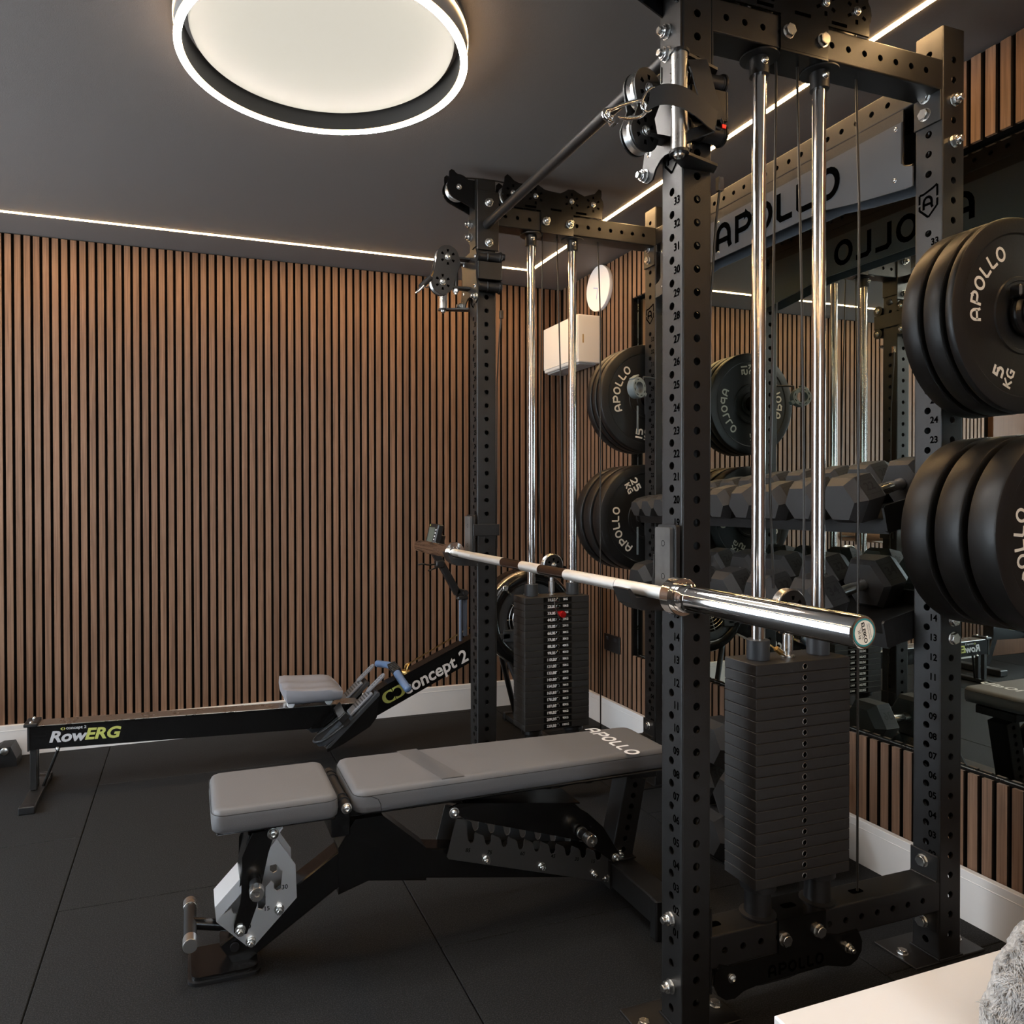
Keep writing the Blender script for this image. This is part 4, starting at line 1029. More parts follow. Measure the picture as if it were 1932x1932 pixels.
obj('hook', MB().tube([(.700, 1.19, 1.640), (.700, 1.19, 1.654), (.735, 1.20, 1.656), (.769, 1.215, 1.656)], .004, 8), 'black', gc, 50)

# ------------------------------------------------------------------ dumbbell trays and dumbbells
TA = math.radians(13)
def tray(zf, name_lab):
    """zf = height of the tray's front top edge at x = .668"""
    fr = TR(.668, 0, zf) @ Matrix.Rotation(-TA, 4, 'Y')          # local x runs back and up
    mb = MB().box((.012, .0835, -.076), (.020, L-.0085, -.036), fr, bev=.001).box((.012, .0835, -.040), (.262, L-.0085, -.036), fr)
    mb.box((.255, .0835, -.036), (.262, L-.0085, .0), fr, bev=.001)
    t = obj('dumbbell_tray', mb, 'black', rack)
    for y0_, y1_ in ((T_+.001, T_+.0075), (L-.0075, L-.001)):
        obj('tray_end_plate', MB().prism([(0, -.004), (0, -.064), (.006, -.070), (.27, -.070), (.276, -.064), (.276, -.004), (.27, .002), (.006, .002)], y1_-y0_, fr @ Matrix(((1, 0, 0, 0), (0, 0, 1, y0_), (0, 1, 0, 0), (0, 0, 0, 1)))), 'black', t)
    bolt(BS, fr @ Vector((.10, T_+.0078, -.02)), (0, 1, 0), t)
    return fr
def dumbbell(fr, y, af, label, group, num, xo=-.066, zo=None):
    """af = across-flats size of the hex heads"""
    R_ = af/2/math.cos(PI/6); hl = .095+.10*(af-.06); gap = .128; tot = 2*hl+gap
    zc_ = -.036+af/2+.0005 if zo is None else zo
    base = fr @ TR(xo, y, zc_)
    org = base @ TR(tot/2, 0, -af/2)
    t = thing('hex_dumbbell', label, 'dumbbell', tuple(org.translation), group)
    for sd in (0, 1):
        def hexr(r): return [(r*math.cos(PI/6+PI/3*k_+PI/6), r*math.sin(PI/6+PI/3*k_+PI/6)) for k_ in range(6)]
        secs = [(.0, R_*.74), (hl*.30, R_), (hl*.86, R_), (hl, R_*.84)]
        if sd: secs = [(tot-x, r) for x, r in secs]
        vs = []; fs = []
        for x, r in secs: vs += [(x, a, b) for a, b in hexr(r)]
        for s_ in range(3):
            for k_ in range(6): fs.append((6*s_+k_, 6*s_+(k_+1) % 6, 6*s_+6+(k_+1) % 6, 6*s_+6+k_))
        fs += [tuple(range(6)), tuple(range(18, 24))]
        h_ = obj('head', MB().add(vs, fs, base), 'hexrub', t)
        # raised label frame and number on the +y/-y slanted side facing up
        a = PI/6
        for sg in (-1,):
            nrm = Vector((0, sg*math.cos(a), math.sin(a))); cx = (secs[1][0]+secs[2][0])/2
            o = Vector((cx, 0, 0))+nrm*(af/2+.0006); tanv = Vector((0, -nrm.z*sg*-1, 0))
            lf = base @ frame(o, (1, 0, 0), (0, math.sin(a), math.cos(a)))
            nm = MB(); v_, f_ = text2d(num, af*.26, .02); nm.add(v_, f_, lf); nm.ribbon([(-hl*.25, -af*.17), (hl*.25, -af*.17), (hl*.25, af*.17), (-hl*.25, af*.17)], .0012, lf, closed=True)
            obj('lettering', nm, 'emboss', h_, kind='stuff')
    xm = tot/2
    obj('handle', MB().lathe([(.0125, hl-.004), (.0165, hl), (.0165, hl+.008), (.0130, hl+.014), (.0150, xm-.03), (.0162, xm), (.0150, xm+.03), (.0130, hl+gap-.014), (.0165, hl+gap-.008), (.0165, hl+gap), (.0125, hl+gap+.004)], base @ axis_frame((0, 0, 0), (1, 0, 0)), 20), 'satin', t, 50)
NTH = ['nearest the camera', 'second from the near end', 'third from the near end', 'fourth from the near end', 'fifth from the near end', 'sixth from the near end', 'seventh from the near end', 'third from the far end', 'second from the far end', 'at the far end']
fr1 = tray(1.1477, 'upper')
for k_, (y, af) in enumerate([(.153, .122), (.286, .116), (.408, .108), (.528, .104), (.643, .100), (.752, .094), (.852, .088), (.946, .082), (1.027, .074), (1.100, .070)]):
    dumbbell(fr1, y, af, 'black rubber hex dumbbell on the upper tray, '+NTH[k_], 'hex dumbbells on the upper tray', str([22, 20, 18, 16, 14, 12, 10, 8, 6, 4][k_]))
fr2 = tray(.8520, 'middle')
N2 = ['nearest the camera', 'second from the near end', 'third from the near end', 'third from the far end', 'second from the far end', 'at the far end']
for k_, (y, af) in enumerate([(.272, .140), (.447, .136), (.612, .130), (.775, .124), (.935, .120), (1.085, .116)]):
    dumbbell(fr2, y, af, 'black rubber hex dumbbell on the middle tray, '+N2[k_], 'hex dumbbells on the middle tray', str([34, 32, 30, 28, 26, 24][k_]))
flt = TR(.585, 0, 0)
for k_, (y, z, lb) in enumerate([(.48, 0, 'bottom of the floor stack, end nearest the camera'), (.655, 0, 'bottom of the floor stack, middle'), (.83, 0, 'bottom of the floor stack, far end'),
                                 (.565, 1, 'second level of the floor stack, nearer the camera'), (.742, 1, 'second level of the floor stack, farther from the camera'), (.655, 2, 'top of the floor stack')]):
    dumbbell(flt, y, .148, 'heavy black hex dumbbell, '+lb, 'hex dumbbells stacked on the floor under the trays', str([40, 40, 38, 38, 36, 36][k_]), xo=0, zo=.0745+.1485*z)

# ------------------------------------------------------------------ adjustable bench
yc = .605
bn = thing('adjustable_bench', 'grey padded adjustable bench with black frame and brushed steel angle plates', 'bench', (-.35, yc, 0))
def pad(name, x0, x1, z0_, z1_, yh, rc, m, taper=None):
    """upholstered pad: rounded plan, rounded top edge"""
    def plan(ins, n=6):
        out = []
        for (sx, sy, a) in ((x1, yh, 0), (x0, yh, 90), (x0, -yh, 180), (x1, -yh, 270)):
            r = max(rc-ins, .004); y2 = sy
            if taper and sx == x1: y2 = math.copysign(taper, sy)
            cx = sx-math.copysign(rc, sx-(x0+x1)/2); cy = yc+y2-math.copysign(rc, y2)
            out += arcp(cx, cy, r, r, a, a+90, n)
        return out
    rings = []
    for ins, z in ((.006, z0_), (.001, z0_+.004), (-.001, z0_+.018), (.0, z1_-.022), (.0015, z1_-.012), (.006, z1_-.004), (.013, z1_-.0008), (.022, z1_)):
        rings.append([(x, y, z) for x, y in plan(ins)])
    vs = [p for r in rings for p in r]; n = len(rings[0]); fs = []
    for i in range(len(rings)-1):
        for k_ in range(n): fs.append((i*n+k_, i*n+(k_+1) % n, (i+1)*n+(k_+1) % n, (i+1)*n+k_))
    fs += [tuple(range(n-1, -1, -1)), tuple(range((len(rings)-1)*n, len(rings)*n))]
    o = obj(name, MB().add(vs, fs), m, bn, 50)
    st_ = MB(); pts = plan(-.0006); pts3 = [(x, y, z1_-.0125) for x, y in pts]; st_.tube(pts3, .0009, 4, closed=True)
    obj('piping', st_, 'stitch', o, 60)
    return o
YH = .136
s_ = pad('seat_pad', -.955, -.655, .384, .441, YH, .032, 'pad')
obj('pad_base', MB().box((-.945, yc-YH+.012, .378), (-.665, yc+YH-.012, .3838), bev=.002), 'plastic', s_)
b_ = pad('back_pad', -.618, .325, .384, .441, YH, .034, 'pad', taper=.118)
obj('pad_base', MB().box((-.60, yc-YH+.014, .378), (.30, yc+YH-.02, .3838), bev=.002), 'plastic', b_)
bnd = MB()
nb = 8
bnd.add([(-.440, yc+.128, .4413), (-.380, yc+.128, .4413), (-.322, yc-.120, .4413), (-.385, yc-.120, .4413)], [(0, 1, 2, 3)])
obj('dark_band', bnd, 'padband', b_)
tm = MB(); word(tm, 'APOLLO', .044, frame((.196, .600, .4417), (0, -1, 0), (1, 0, 0)), w=.20, gap=.12); obj('lettering', tm, 'white', b_, kind='stuff')
stc = MB().tube([(-.598, yc-YH-.0006, .429), (-.575, yc-YH-.0010, .4270), (-.558, yc-YH-.0012, .4180), (-.552, yc-YH-.0012, .4050), (-.550, yc-YH-.001, .388)], .0010, 4); obj('corner_seam', stc, 'stitch', b_, 60)
def bar(a, b, w, h, side=(0, 1, 0), bev=.003, mb=None):
    a = Vector(a); b = Vector(b); d = b-a; fr = frame(a, d, Vector(side)); mb = mb or MB()
    return mb.box((0, -w/2, -h/2), (d.length, w/2, h/2), fr, bev=bev)
# main spine: rear foot -> front knee, then down to the front foot
obj('spine_tube', bar((.175, yc, .085), (-.60, yc, .215), .062, .080), 'blackg', bn)
obj('front_leg', bar((-.575, yc, .245), (-.915, yc, .030), .062, .080), 'blackg', bn)
obj('gusset', MB().prism([(-.640, .262), (-.595, .330), (-.520, .330), (-.400, .225), (-.400, .136), (-.560, .163), (-.640, .140)], .066, Matrix(((1, 0, 0, 0), (0, 0, 1, yc-.033), (0, 1, 0, 0), (0, 0, 0, 1)))), 'blackg', bn)
# hinge tube between the pads
hg = obj('hinge_tube', MB().cyl((-.637, yc-.128, .4030), (-.637, yc+.128, .4030), .0135, 20), 'plastic', bn, 40)
hg2 = MB()
for y_ in (yc-.098, yc-.07, yc+.07, yc+.098): hg2.lathe([(.017, 0), (.017, .006)], axis_frame((-.637, y_, .403), (0, 1, 0)), 18)
obj('hinge_collar', hg2, 'plastic', hg, 40)
bolt(BB, (-.637, yc-.128, .403), (0, -1, 0), hg, 1.3); bolt(BB, (-.637, yc+.128, .403), (0, 1, 0), hg, 1.3)
obj('hinge_bracket', MB().box((-.662, yc-.055, .30), (-.612, yc+.055, .392), bev=.003), 'blackg', hg)
# rails below the pads
for nm_, x0, x1, par in (('seat_rail', -.93, -.64, s_), ('back_rail', -.62, .25, b_)):
    for sg in (-1, 1): obj(nm_, MB().box((x0, yc+sg*.040-.012, .346 if 'back' in nm_ else .350), (x1, yc+sg*.040+.012, .378), bev=.002), 'blackg', par)
# front angle plates (brushed, folded pair) with slots
def XZ(poly, y, th): return MB().prism(poly, th, Matrix(((1, 0, 0, 0), (0, 0, 1, y), (0, 1, 0, 0), (0, 0, 0, 1))))
fp = [(-.798, .3187), (-.752, .2454), (-.749, .1614), (-.8526, .0606), (-.8723, .0629), (-.9438, .1363), (-.9300, .1500), (-.9080, .1630), (-.9040, .1500), (-.8950, .1480), (-.8880, .1560), (-.880, .1800), (-.8620, .1900), (-.8460, .1730), (-.8440, .1500), (-.8340, .1460), (-.8260, .1560), (-.8260, .2010), (-.8130, .2150), (-.8060, .2080), (-.8060, .1930), (-.7980, .1860), (-.7880, .1900), (-.7850, .2350), (-.8010, .2550), (-.8300, .2520), (-.8250, .2850)]
for sg in (-1, 1):
    yy_ = yc-.0500 if sg < 0 else yc+.0460
    o = obj('angle_plate', XZ(fp, yy_, .004), 'brush', bn)
    if sg < 0:
        nm = MB()
        for tx, x_, z_ in (('30', -.7790, .1935), ('15', -.8235, .1470), ('0', -.8655, .1105)): put_text(nm, tx, .0155, frame((x_, yy_-.0006, z_), (1, 0, 0), (0, 0, 1)), bold=.015)
        obj('number_marks', nm, 'mark', o, kind='stuff')
    for x_, z_ in ((-.7930, .1401), (-.8624, .0728)): bolt(BN, (x_, yy_ if sg < 0 else yy_+.004, z_), (0, sg, 0), o, .8)
# folded front and back webs of the plate
obj('angle_web', MB().add([(-.9438, yc-.05, .1363), (-.9438, yc+.05, .1363), (-.8300, yc+.05, .2520), (-.8300, yc-.05, .2520), (-.9470, yc-.046, .1700), (-.9470, yc+.046, .1700), (-.8830, yc+.046, .2350), (-.8830, yc-.046, .2350)], [(4, 5, 6, 7), (0, 1, 5, 4), (1, 2, 6, 5), (0, 4, 7, 3)]), 'brush', bn)
obj('angle_web', MB().box((0, -.05, 0), (.075, .05, .004), frame((-.8300, yc, .2850), (.028, 0, .034), (0, 1, 0))), 'brush', bn)
# seat adjuster arm and knob bars
arm_ = [(-.858, .345), (-.800, .350), (-.820, .290), (-.832, .235), (-.848, .165), (-.872, .100), (-.888, .0975), (-.903, .108), (-.903, .125), (-.888, .175), (-.8850, .200), (-.8830, .290)]
for sg in (-1, 1):
    yy_ = yc-.061 if sg < 0 else yc+.056
    o = obj('adjuster_arm', XZ(arm_, yy_, .005), 'blackg', bn)
    bolt(BN, (-.8880, yy_ if sg < 0 else yy_+.005, .1120), (0, sg, 0), o, .85)
    bolt(BB, (-.8083, yy_ if sg < 0 else yy_+.005, .3375), (0, sg, 0), o, 1.4)
obj('adjuster_body', bar((-.870, yc, .205), (-.845, yc, .335), .096, .045), 'blackg', bn)
def pull_knob(x, z, y0_, y1_, par):
    d = 1 if y1_ > y0_ else -1; fr = axis_frame((x, y0_, z), (0, d, 0)); ln = abs(y1_-y0_)
    k_ = obj('pull_knob', MB().lathe([(.0145, 0), (.0150, ln-.026)], fr, 24), 'plastic', par, 40)
    obj('knob_cap', MB().lathe([(.0165, ln-.028), (.0172, ln-.026), (.0172, ln-.0015), (.0158, ln), (.0055, ln), (.0045, ln-.003), (0, ln-.003)], fr, 28), 'satin', k_, 40)
    obj('knob_cap', MB().lathe([(.0160, .008), (.0168, .009), (.0168, .017), (.0160, .018)], fr, 28), 'satin', k_, 40)
pull_knob(-.8520, .2200, yc-.040, yc-.118, bn); pull_knob(-.8520, .2200, yc+.040, yc+.118, bn)
# front handle (T bar across the width)
hb = obj('front_handle', MB().cyl((-.900, yc, .092), (-1.0020, yc, .118), .0140, 16), 'blackg', bn, 40)
obj('handle_grip', MB().cyl((-1.004, yc-.080, .118), (-1.004, yc+.080, .118), .0150, 24), 'plastic', hb, 40)
for y0_, y1_ in ((yc-.102, yc-.070), (yc+.070, yc+.102)): obj('handle_cap', MB().lathe([(.0162, 0), (.0172, .001), (.0172, .031), (.0162, .032), (.005, .032), (.005, .029), (0, .029)], axis_frame((-1.004, y0_, .118), (0, 1, 0)), 28), 'satin', hb, 40)
# rubber foot plate
fpl = rrect(-1.002, yc-.066, -.845, yc+.066, .022, 6)
ft = obj('foot_plate', MB().prism(fpl, .009, TR(0, 0, .0085)), 'blackg', bn, 30); obj('rubber_foot', MB().prism(rrect(-1.010, yc-.074, -.837, yc+.074, .026, 6), .0085, TR(0, 0, 0)), 'plastic', ft, 30)
obj('leg_boss', MB().cyl((-.900, yc-.033, .058), (-.900, yc-.040, .058), .011, 20), 'plastic', ft, 30)
# rear ladder plates
lad = [(-.3186, .2990), (-.3464, .1985), (-.3420, .1920), (.1300, .0500), (.1400, .0530), (.1790, .0974), (.1650, .1330)]
n0, n9 = Vector((-.2750, .2330)), Vector((.1235, .1190)); nsl = 9; dr = (n9-n0)/(nsl-1); edge_off = Vector((-.018, .0475))
top_pts = []
for k_ in range(nsl-1, -1, -1):
    c = n0+dr*k_
    top_pts += [(c.x+.0120, c.y+.0200), (c.x+.0090, c.y+.0150), (c.x+.0085, c.y+.002), (c.x+.004, c.y-.006), (c.x-.004, c.y-.007), (c.x-.0095, c.y+.001), (c.x-.0130, c.y+.018), (c.x-.0165, c.y+.0225 if k_ else c.y+.058)]
lad = lad[:6]+top_pts+[(-.300, .2960)]
for sg in (-1, 1):
    yy_ = yc-.0500 if sg < 0 else yc+.0460
    o = obj('ladder_plate', XZ(lad, yy_, .004), 'nameplate' if False else mat('ladder_steel', (.10, .098, .095), .33, .7, rvar=.05), bn)
    if sg < 0:
        nm = MB()
        for tx, x_, z_ in (('85', -.286, .217), ('75', -.222, .201), ('60', -.122, .182), ('45', -.026, .159), ('30', .050, .138), ('15', .103, .123)): put_text(nm, tx, .0145, frame((x_, yy_-.0006, z_-.010), (1, 0, -.25), (0, 0, 1)), bold=.015)
        obj('number_marks', nm, 'mark', o, kind='stuff')
    for x_, z_ in ((-.2323, .1731), (-.0625, .1257), (.1079, .0751)): bolt(BN, (x_, yy_ if sg < 0 else yy_+.004, z_), (0, sg, 0), o, .75)
# back pad strut with knob
strut = [(-.345, .335), (-.315, .345), (.020, .300), (.080, .262), (.130, .215), (.185, .128), (.182, .108), (.168, .104), (.060, .185), (-.30, .300)]
for sg in (-1, 1):
    yy_ = yc-.062 if sg < 0 else yc+.056
    o = obj('strut_plate', XZ(strut, yy_, .006), 'blackg', bn)
    bolt(BB, (-.3304, yy_ if sg < 0 else yy_+.006, .3219), (0, sg, 0), o, 1.4); bolt(BB, (.1715, yy_ if sg < 0 else yy_+.006, .1184), (0, sg, 0), o, 1.3)
obj('strut_web', MB().box((0, -.055, 0), (.36, .055, .004), frame((-.30, yc, .336), (1, 0, -.13), (0, 1, 0))), 'blackg', bn)
pull_knob(.055, .2130, yc-.058, yc-.130, bn)
# rear transverse foot
rf = obj('rear_foot', MB().box((.160, yc-.285, .030), (.238, yc+.285, .103), bev=.004), 'black', bn)
for y0_, y1_ in ((yc-.292, yc-.262), (yc+.262, yc+.292)): obj('rubber_foot', MB().box((.152, y0_, 0), (.246, y1_, .108), bev=.004), 'plastic', rf)
obj('corner_bracket', MB().box((.154, yc-.060, .026), (.1595, yc+.060, .110), bev=.001).box((.154, yc-.060, .1035), (.244, yc+.060, .1085), bev=.001), 'black', rf)
bolt(BN, (.200, yc-.040, .1085), (0, 0, 1), rf, .8); bolt(BN, (.154, yc-.045, .055), (-1, 0, 0), rf, .8)
# perforated rear upright
a_ = Vector((.212, 0, .107)); b2 = Vector((.262, 0, .340)); d_ = b2-a_
up_ = frame(a_+Vector((-.0375*.98, yc-.036, 0)), (1, 0, -.214), (0, 1, 0))
up_m = perf_tube(MB(), up_, d_.length, .072, .072, {'-y': [.025+.032*i for i in range(7)], '+y': [.025+.032*i for i in range(7)]}, r=.0085, n=16)
u_ = obj('rear_upright', up_m, 'black', bn, 25)
obj('top_stop', MB().box((.215, yc-.075, .345), (.305, yc+.075, .377), bev=.003), 'plastic', u_)

# ================================================================== ROWING MACHINE
Y0, Y1, YC_ = 1.950, 2.022, 1.986
rw = thing('rowing_machine', 'black rowing machine with light grey seat along the slatted back wall', 'rowing machine', (-.6, YC_, 0))
def XZr(poly, y, th): return MB().prism(poly, th, Matrix(((1, 0, 0, 0), (0, 0, 1, y), (0, 1, 0, 0), (0, 0, 0, 1))))
rail = obj('monorail', XZr([(-1.600, .2830), (-.250, .2540), (-.250, .1530), (-1.600, .1910)], Y0, Y1-Y0), 'blackg', rw)
obj('rail_top', MB().box((0, -.045, 0), (1.30, .045, .0035), frame((-1.585, YC_, .2830), (1, 0, -.0215), (0, 1, 0)), bev=.001), 'satin', rail)
obj('end_stop', MB().box((-1.615, Y0-.012, .2820), (-1.565, Y1+.012, .2960), bev=.003).box((-1.603, Y0-.003, .186), (-1.596, Y1+.003, .284)), 'plastic', rail)
for y_ in (Y0+.005, Y1-.005): bolt(BS, (-1.59, y_, .296), (0, 0, 1), rail)
bolt(BS, (-1.497, Y0, .1860), (0, -1, -.6), rail, 1.2)
def on_side(mb, s_, size, x, z, dx=1, dz=0, bold=0, shear=0, sx=1, y=Y0-.0008):
    put_text(mb, s_, size, frame((x, y, z), (dx, 0, dz), (0, 0, 1)), bold, shear, sx)
m = MB(); on_side(m, 'Row', .060, -1.4640, .2300, 1, -.03, .035, .22, 1.15); obj('lettering', m, mat('grey_lettering', (.42, .42, .43), .5), rail, kind='stuff')
m = MB(); on_side(m, 'ERG', .062, -1.3370, .2290, 1, -.03, .035, .22, 1.12); obj('lettering', m, 'yellow', rail, kind='stuff')
m = MB(); on_side(m, 'concept 2', .0165, -1.4300, .2630, 1, -.03, .02, 0, 1.1); obj('lettering', m, mat('grey_lettering', (.42, .42, .43), .5), rail, kind='stuff')
m = MB()
fm = frame((-1.4830, Y0-.0008, .2625), (1, 0, 0), (0, 0, 1)); m.ribbon([(.004, .005), (-.002, 0), (.004, -.005)], .003, fm); m.ribbon([(.008, .005), (.012, 0), (.008, -.005)], .003, fm); obj('emblem', m, 'yellow', rail, kind='stuff')
# rear leg and foot
lg = obj('rear_leg', MB().box((-1.596, Y0+.006, .028), (-1.572, Y0+.028, .190), bev=.002).box((-1.596, Y1-.028, .028), (-1.572, Y1-.006, .190), bev=.002), 'black', rw)
lg['kind'] = 'stuff'
ft = obj('rear_foot', MB().box((-1.602, 1.785, .004), (-1.552, 2.170, .026), bev=.003), 'black', rw)
for y_ in (1.785, 2.148): obj('foot_cap', MB().box((-1.605, y_-.004, 0), (-1.549, y_+.026, .029), bev=.003), 'plastic', ft)
obj('leg_brace', MB().cyl((-1.495, YC_-.01, .186), (-1.558, YC_+.02, .024), .006, 12), 'black', rw, 40)
# sloping main box
bx_ = XZr([(-.150, .3290), (.470, .6040), (.470, .4970), (-.195, .1905), (-.235, .1750), (-.265, .1800), (-.265, .2540), (-.21, .2950)], Y0, Y1-Y0)
mb_ = obj('main_beam', bx_, 'blackg', rw)
ang = Vector((1, 0, .444)).normalized()
m = MB(); on_side(m, 'concept 2', .083, .0800, .3630, 1, .452, .022, .10, 1.02); obj('lettering', m, mat('pale_lettering', (.60, .57, .55), .5), mb_, kind='stuff')
m = MB(); fm = frame((-.126, Y0-.0009, .2790), (1, 0, .452), (0, 0, 1))
m.add([(x, y, 0) for x, y in arcp(-.026, 0, .028, .028, 90, 270, 12)+[(.002, -.028), (.002, .028)]], [tuple(range(15))], fm)
m.add([(x, y, 0) for x, y in [(.006, .028), (.006, -.028), (.034, -.028)]+arcp(.034, 0, .028, .028, -90, 90, 12)], [tuple(range(16))], fm); obj('emblem', m, 'yellow', mb_, kind='stuff')
m = MB(); fm2 = frame((-.126, Y0-.0015, .2790), (1, 0, .452), (0, 0, 1))
for cx_ in (-.016, .022): m.add([(cx_+.0205*math.cos(2*PI*k_/24), .0205*math.sin(2*PI*k_/24), 0) for k_ in range(24)], [tuple(range(24))], fm2)
obj('emblem_disc', m, 'blackg', mb_, kind='stuff')
# chain
ch = MB(); a_ = Vector((-.060, YC_, .3960)); b2 = Vector((.262, YC_, .5560)); nl = 46
for k_ in range(nl):
    p = a_.lerp(b2, (k_+.5)/nl); d_ = (b2-a_).normalized()
    ch.box((-.0030, -.0034 if k_ % 2 else -.0022, -.0028), (.0030, .0034 if k_ % 2 else .0022, .0028), frame(p, d_, (0, 1, 0)))
obj('chain', ch, 'gold', rw, kind='stuff')
obj('chain_guide', MB().tube(smoothp([(-.062, YC_-.018, .352), (-.052, YC_-.018, .392), (-.040, YC_-.006, .405), (-.040, YC_+.008, .405), (-.052, YC_+.018, .392), (-.062, YC_+.018, .352)]), .0042, 8).box((-.082, YC_-.022, .355), (-.03, YC_+.022, .378), bev=.002), 'gold', rw, 50)
# handle
hd = obj('handle', MB().tube(smoothp([(-.150, 2.150, .3800), (-.136, 2.105, .3850), (-.120, 2.060, .3900), (-.112, 2.03, .388)]), .0165, 14), 'blue', rw, 50, label='blue grip handle')
obj('grip', MB().tube(smoothp([(-.108, 1.945, .3760), (-.104, 1.915, .3620), (-.096, 1.88, .3440), (-.086, 1.845, .3260)]), .0180, 14).lathe([(.018, 0), (.0165, .006), (.010, .011), (0, .013)], axis_frame((-.086, 1.845, .326), (.27, -.93, -.48)), 14), 'blue', hd, 50)
cc = MB()
for k_ in range(6):
    t = k_/5; cc.box((-.020, -.0045, -.014), (.020, .0045, .016), TR(-.110+.004*t, 2.028-.078*t, .392-.012*t) @ Matrix.Rotation(-.35, 4, 'Y'), bev=.002)
cc.box((-.014, -.045, -.010), (.010, .045, .008), TR(-.112, 1.988, .384), bev=.002)
obj('handle_core', cc, 'plastic', hd, kind='stuff')
# seat
def seat():
    mb = MB(); nx_, ny_ = 12, 14; x0, x1, y0_, y1_ = -.624, -.372, 1.838, 2.134; top = []
    def plan(u, v):
        # u,v in [-1,1] square to rounded-rect
        k = .10; x = (x0+x1)/2+(x1-x0)/2*u*math.sqrt(1-k*v*v*abs(v)); y = (y0_+y1_)/2+(y1_-y0_)/2*v*math.sqrt(1-k*u*u*abs(u)); return x, y
    vs = []; fs = []
    for i in range(nx_+1):
        for j_ in range(ny_+1):
            u = -1+2*i/nx_; v = -1+2*j_/ny_; x, y = plan(u, v)
            z = .3560+.010*(u*u*.6)*(1 if u < 0 else .3)+.012*math.cos(v*PI*.5)*0
            z += -.011*math.exp(-((abs(v)-.42)/.28)**2)*(1-.4*u*u)+.006*math.exp(-(v/.12)**2)*(.5-.5*u)
            z += .008*(v*v)-.010*max(0, u-.6)/.4
            e_ = max(abs(u), abs(v)); z -= .010*max(0, (e_-.84)/.16)**2
            vs.append((x, y, z-.004*(u)))
    for i in range(nx_):
        for j_ in range(ny_): a = i*(ny_+1)+j_; fs.append((a, a+1, a+ny_+2, a+ny_+1))
    per = [i*(ny_+1) for i in range(nx_+1)]+[nx_*(ny_+1)+j_ for j_ in range(1, ny_+1)]+[i*(ny_+1)+ny_ for i in range(nx_-1, -1, -1)]+[j_ for j_ in range(ny_-1, 0, -1)]
    cx, cy = (x0+x1)/2, (y0_+y1_)/2; prev = per
    for sc, z in ((1.012, .338), (.985, .316), (.93, .303)):
        cur = []
        for p in per: x, y, _ = vs[p]; cur.append(len(vs)); vs.append((cx+(x-cx)*sc, cy+(y-cy)*sc, z))
        for a in range(len(per)): b = (a+1) % len(per); fs.append((prev[a], prev[b], cur[b], cur[a]))
        prev = cur
    fs.append(tuple(prev)); return mb.add(vs, fs)
se = obj('seat', seat(), 'seatgrey', rw, 60)
obj('seat_carriage', MB().box((-.60, 1.935, .276), (-.40, 2.037, .304), bev=.003), 'plastic', se)
rl = MB()
for x_ in (-.590, -.425):
    for y_ in (1.928, 2.040): rl.lathe([(.015, 0), (.017, .002), (.017, .014), (.015, .016)], axis_frame((x_, y_-.008, .284), (0, 1, 0)), 18)
obj('seat_roller', rl, 'white', se, 40, kind='stuff')
# foot stretchers
fa = math.atan2(.2066, .2255)
for sg in (-1, 1):
    y0_ = YC_-.046-.110 if sg < 0 else YC_+.046
    base = TR(-.4530, y0_, .1020) @ Matrix.Rotation(-fa, 4, 'Y')      # local x up the board, z = normal
    fb_ = obj('footboard', MB().prism([(0, .0), (.014, -.008), (.315, -.004), (.322, .004), (.316, .012), (.014, .004)], .110, base @ Matrix(((1, 0, 0, 0), (0, 0, 1, 0), (0, 1, 0, 0), (0, 0, 0, 1)))), 'greypl' if False else 'darkgrey', rw)
    obj('side_skirt', XZr([(-.4497, .098), (-.4480, .088), (-.380, .115), (-.262, .178), (-.2316, .2157), (-.2220, .3080), (-.232, .3120)], y0_+(.001 if sg < 0 else .105), .004), 'blackg', fb_)
    obj('heel_cup', MB().tube(smoothp([base @ Vector(p) for p in ((.150, .002, .014), (.08, .002, .022), (.020, .004, .034), (-.012, .030, .044), (-.020, .055, .046), (-.012, .080, .044), (.020, .106, .034), (.08, .108, .022), (.150, .108, .014))]), .0045, 6), 'darkgrey', fb_, 60)
    obj('heel_wall', strip(MB(), smoothp([base @ Vector(p) for p in ((.140, .003, .014), (.08, .002, .018), (.020, .004, .026), (-.010, .030, .032), (-.018, .055, .034), (-.010, .080, .032), (.020, .106, .026), (.08, .108, .018), (.140, .107, .014))]), .030, base.to_3x3() @ Vector((0, 0, 1)), .003), 'darkgrey', fb_, 60)
    obj('heel_base', MB().box((.0, .006, .008), (.150, .104, .0125), base, bev=.001), 'darkgrey', fb_)
    fx = obj('foot_plate', MB().box((.165, .020, .012), (.300, .090, .026), base, bev=.004), 'greypl', fb_)
    rb_ = MB()
    for k_ in range(7): rb_.box((.205+.013*k_, .022, .026), (.210+.013*k_, .088, .0275), base)
    obj('rib', rb_, 'darkgrey', fx, kind='stuff')
    obj('height_tongue', MB().prism([(x, y) for x, y in rrect(.285, .034, .395, .076, .019, 6)], .006, base @ TR(0, 0, .028)), 'greypl', fx)
    ho = MB()
    for k_ in range(5): ho.box((.318+.014*k_, .053, .0341), (.326+.014*k_, .057, .0345), base)
    obj('slot_marks', ho, 'mark', fx, kind='stuff')
    sp_ = smoothp([base @ Vector(p) for p in ((.135, -.004, .010), (.140, -.006, .045), (.150, .020, .075), (.155, .055, .083), (.150, .090, .075), (.140, .116, .045), (.135, .114, .010))])
    obj('foot_strap', strip(MB(), sp_, .036, base.to_3x3() @ Vector((1, 0, 0)), .0025), 'strap', fb_, 60)
    obj('strap_buckle', MB().box((.120, -.012, .030), (.165, .000, .060), base, bev=.003), 'plastic', fb_)
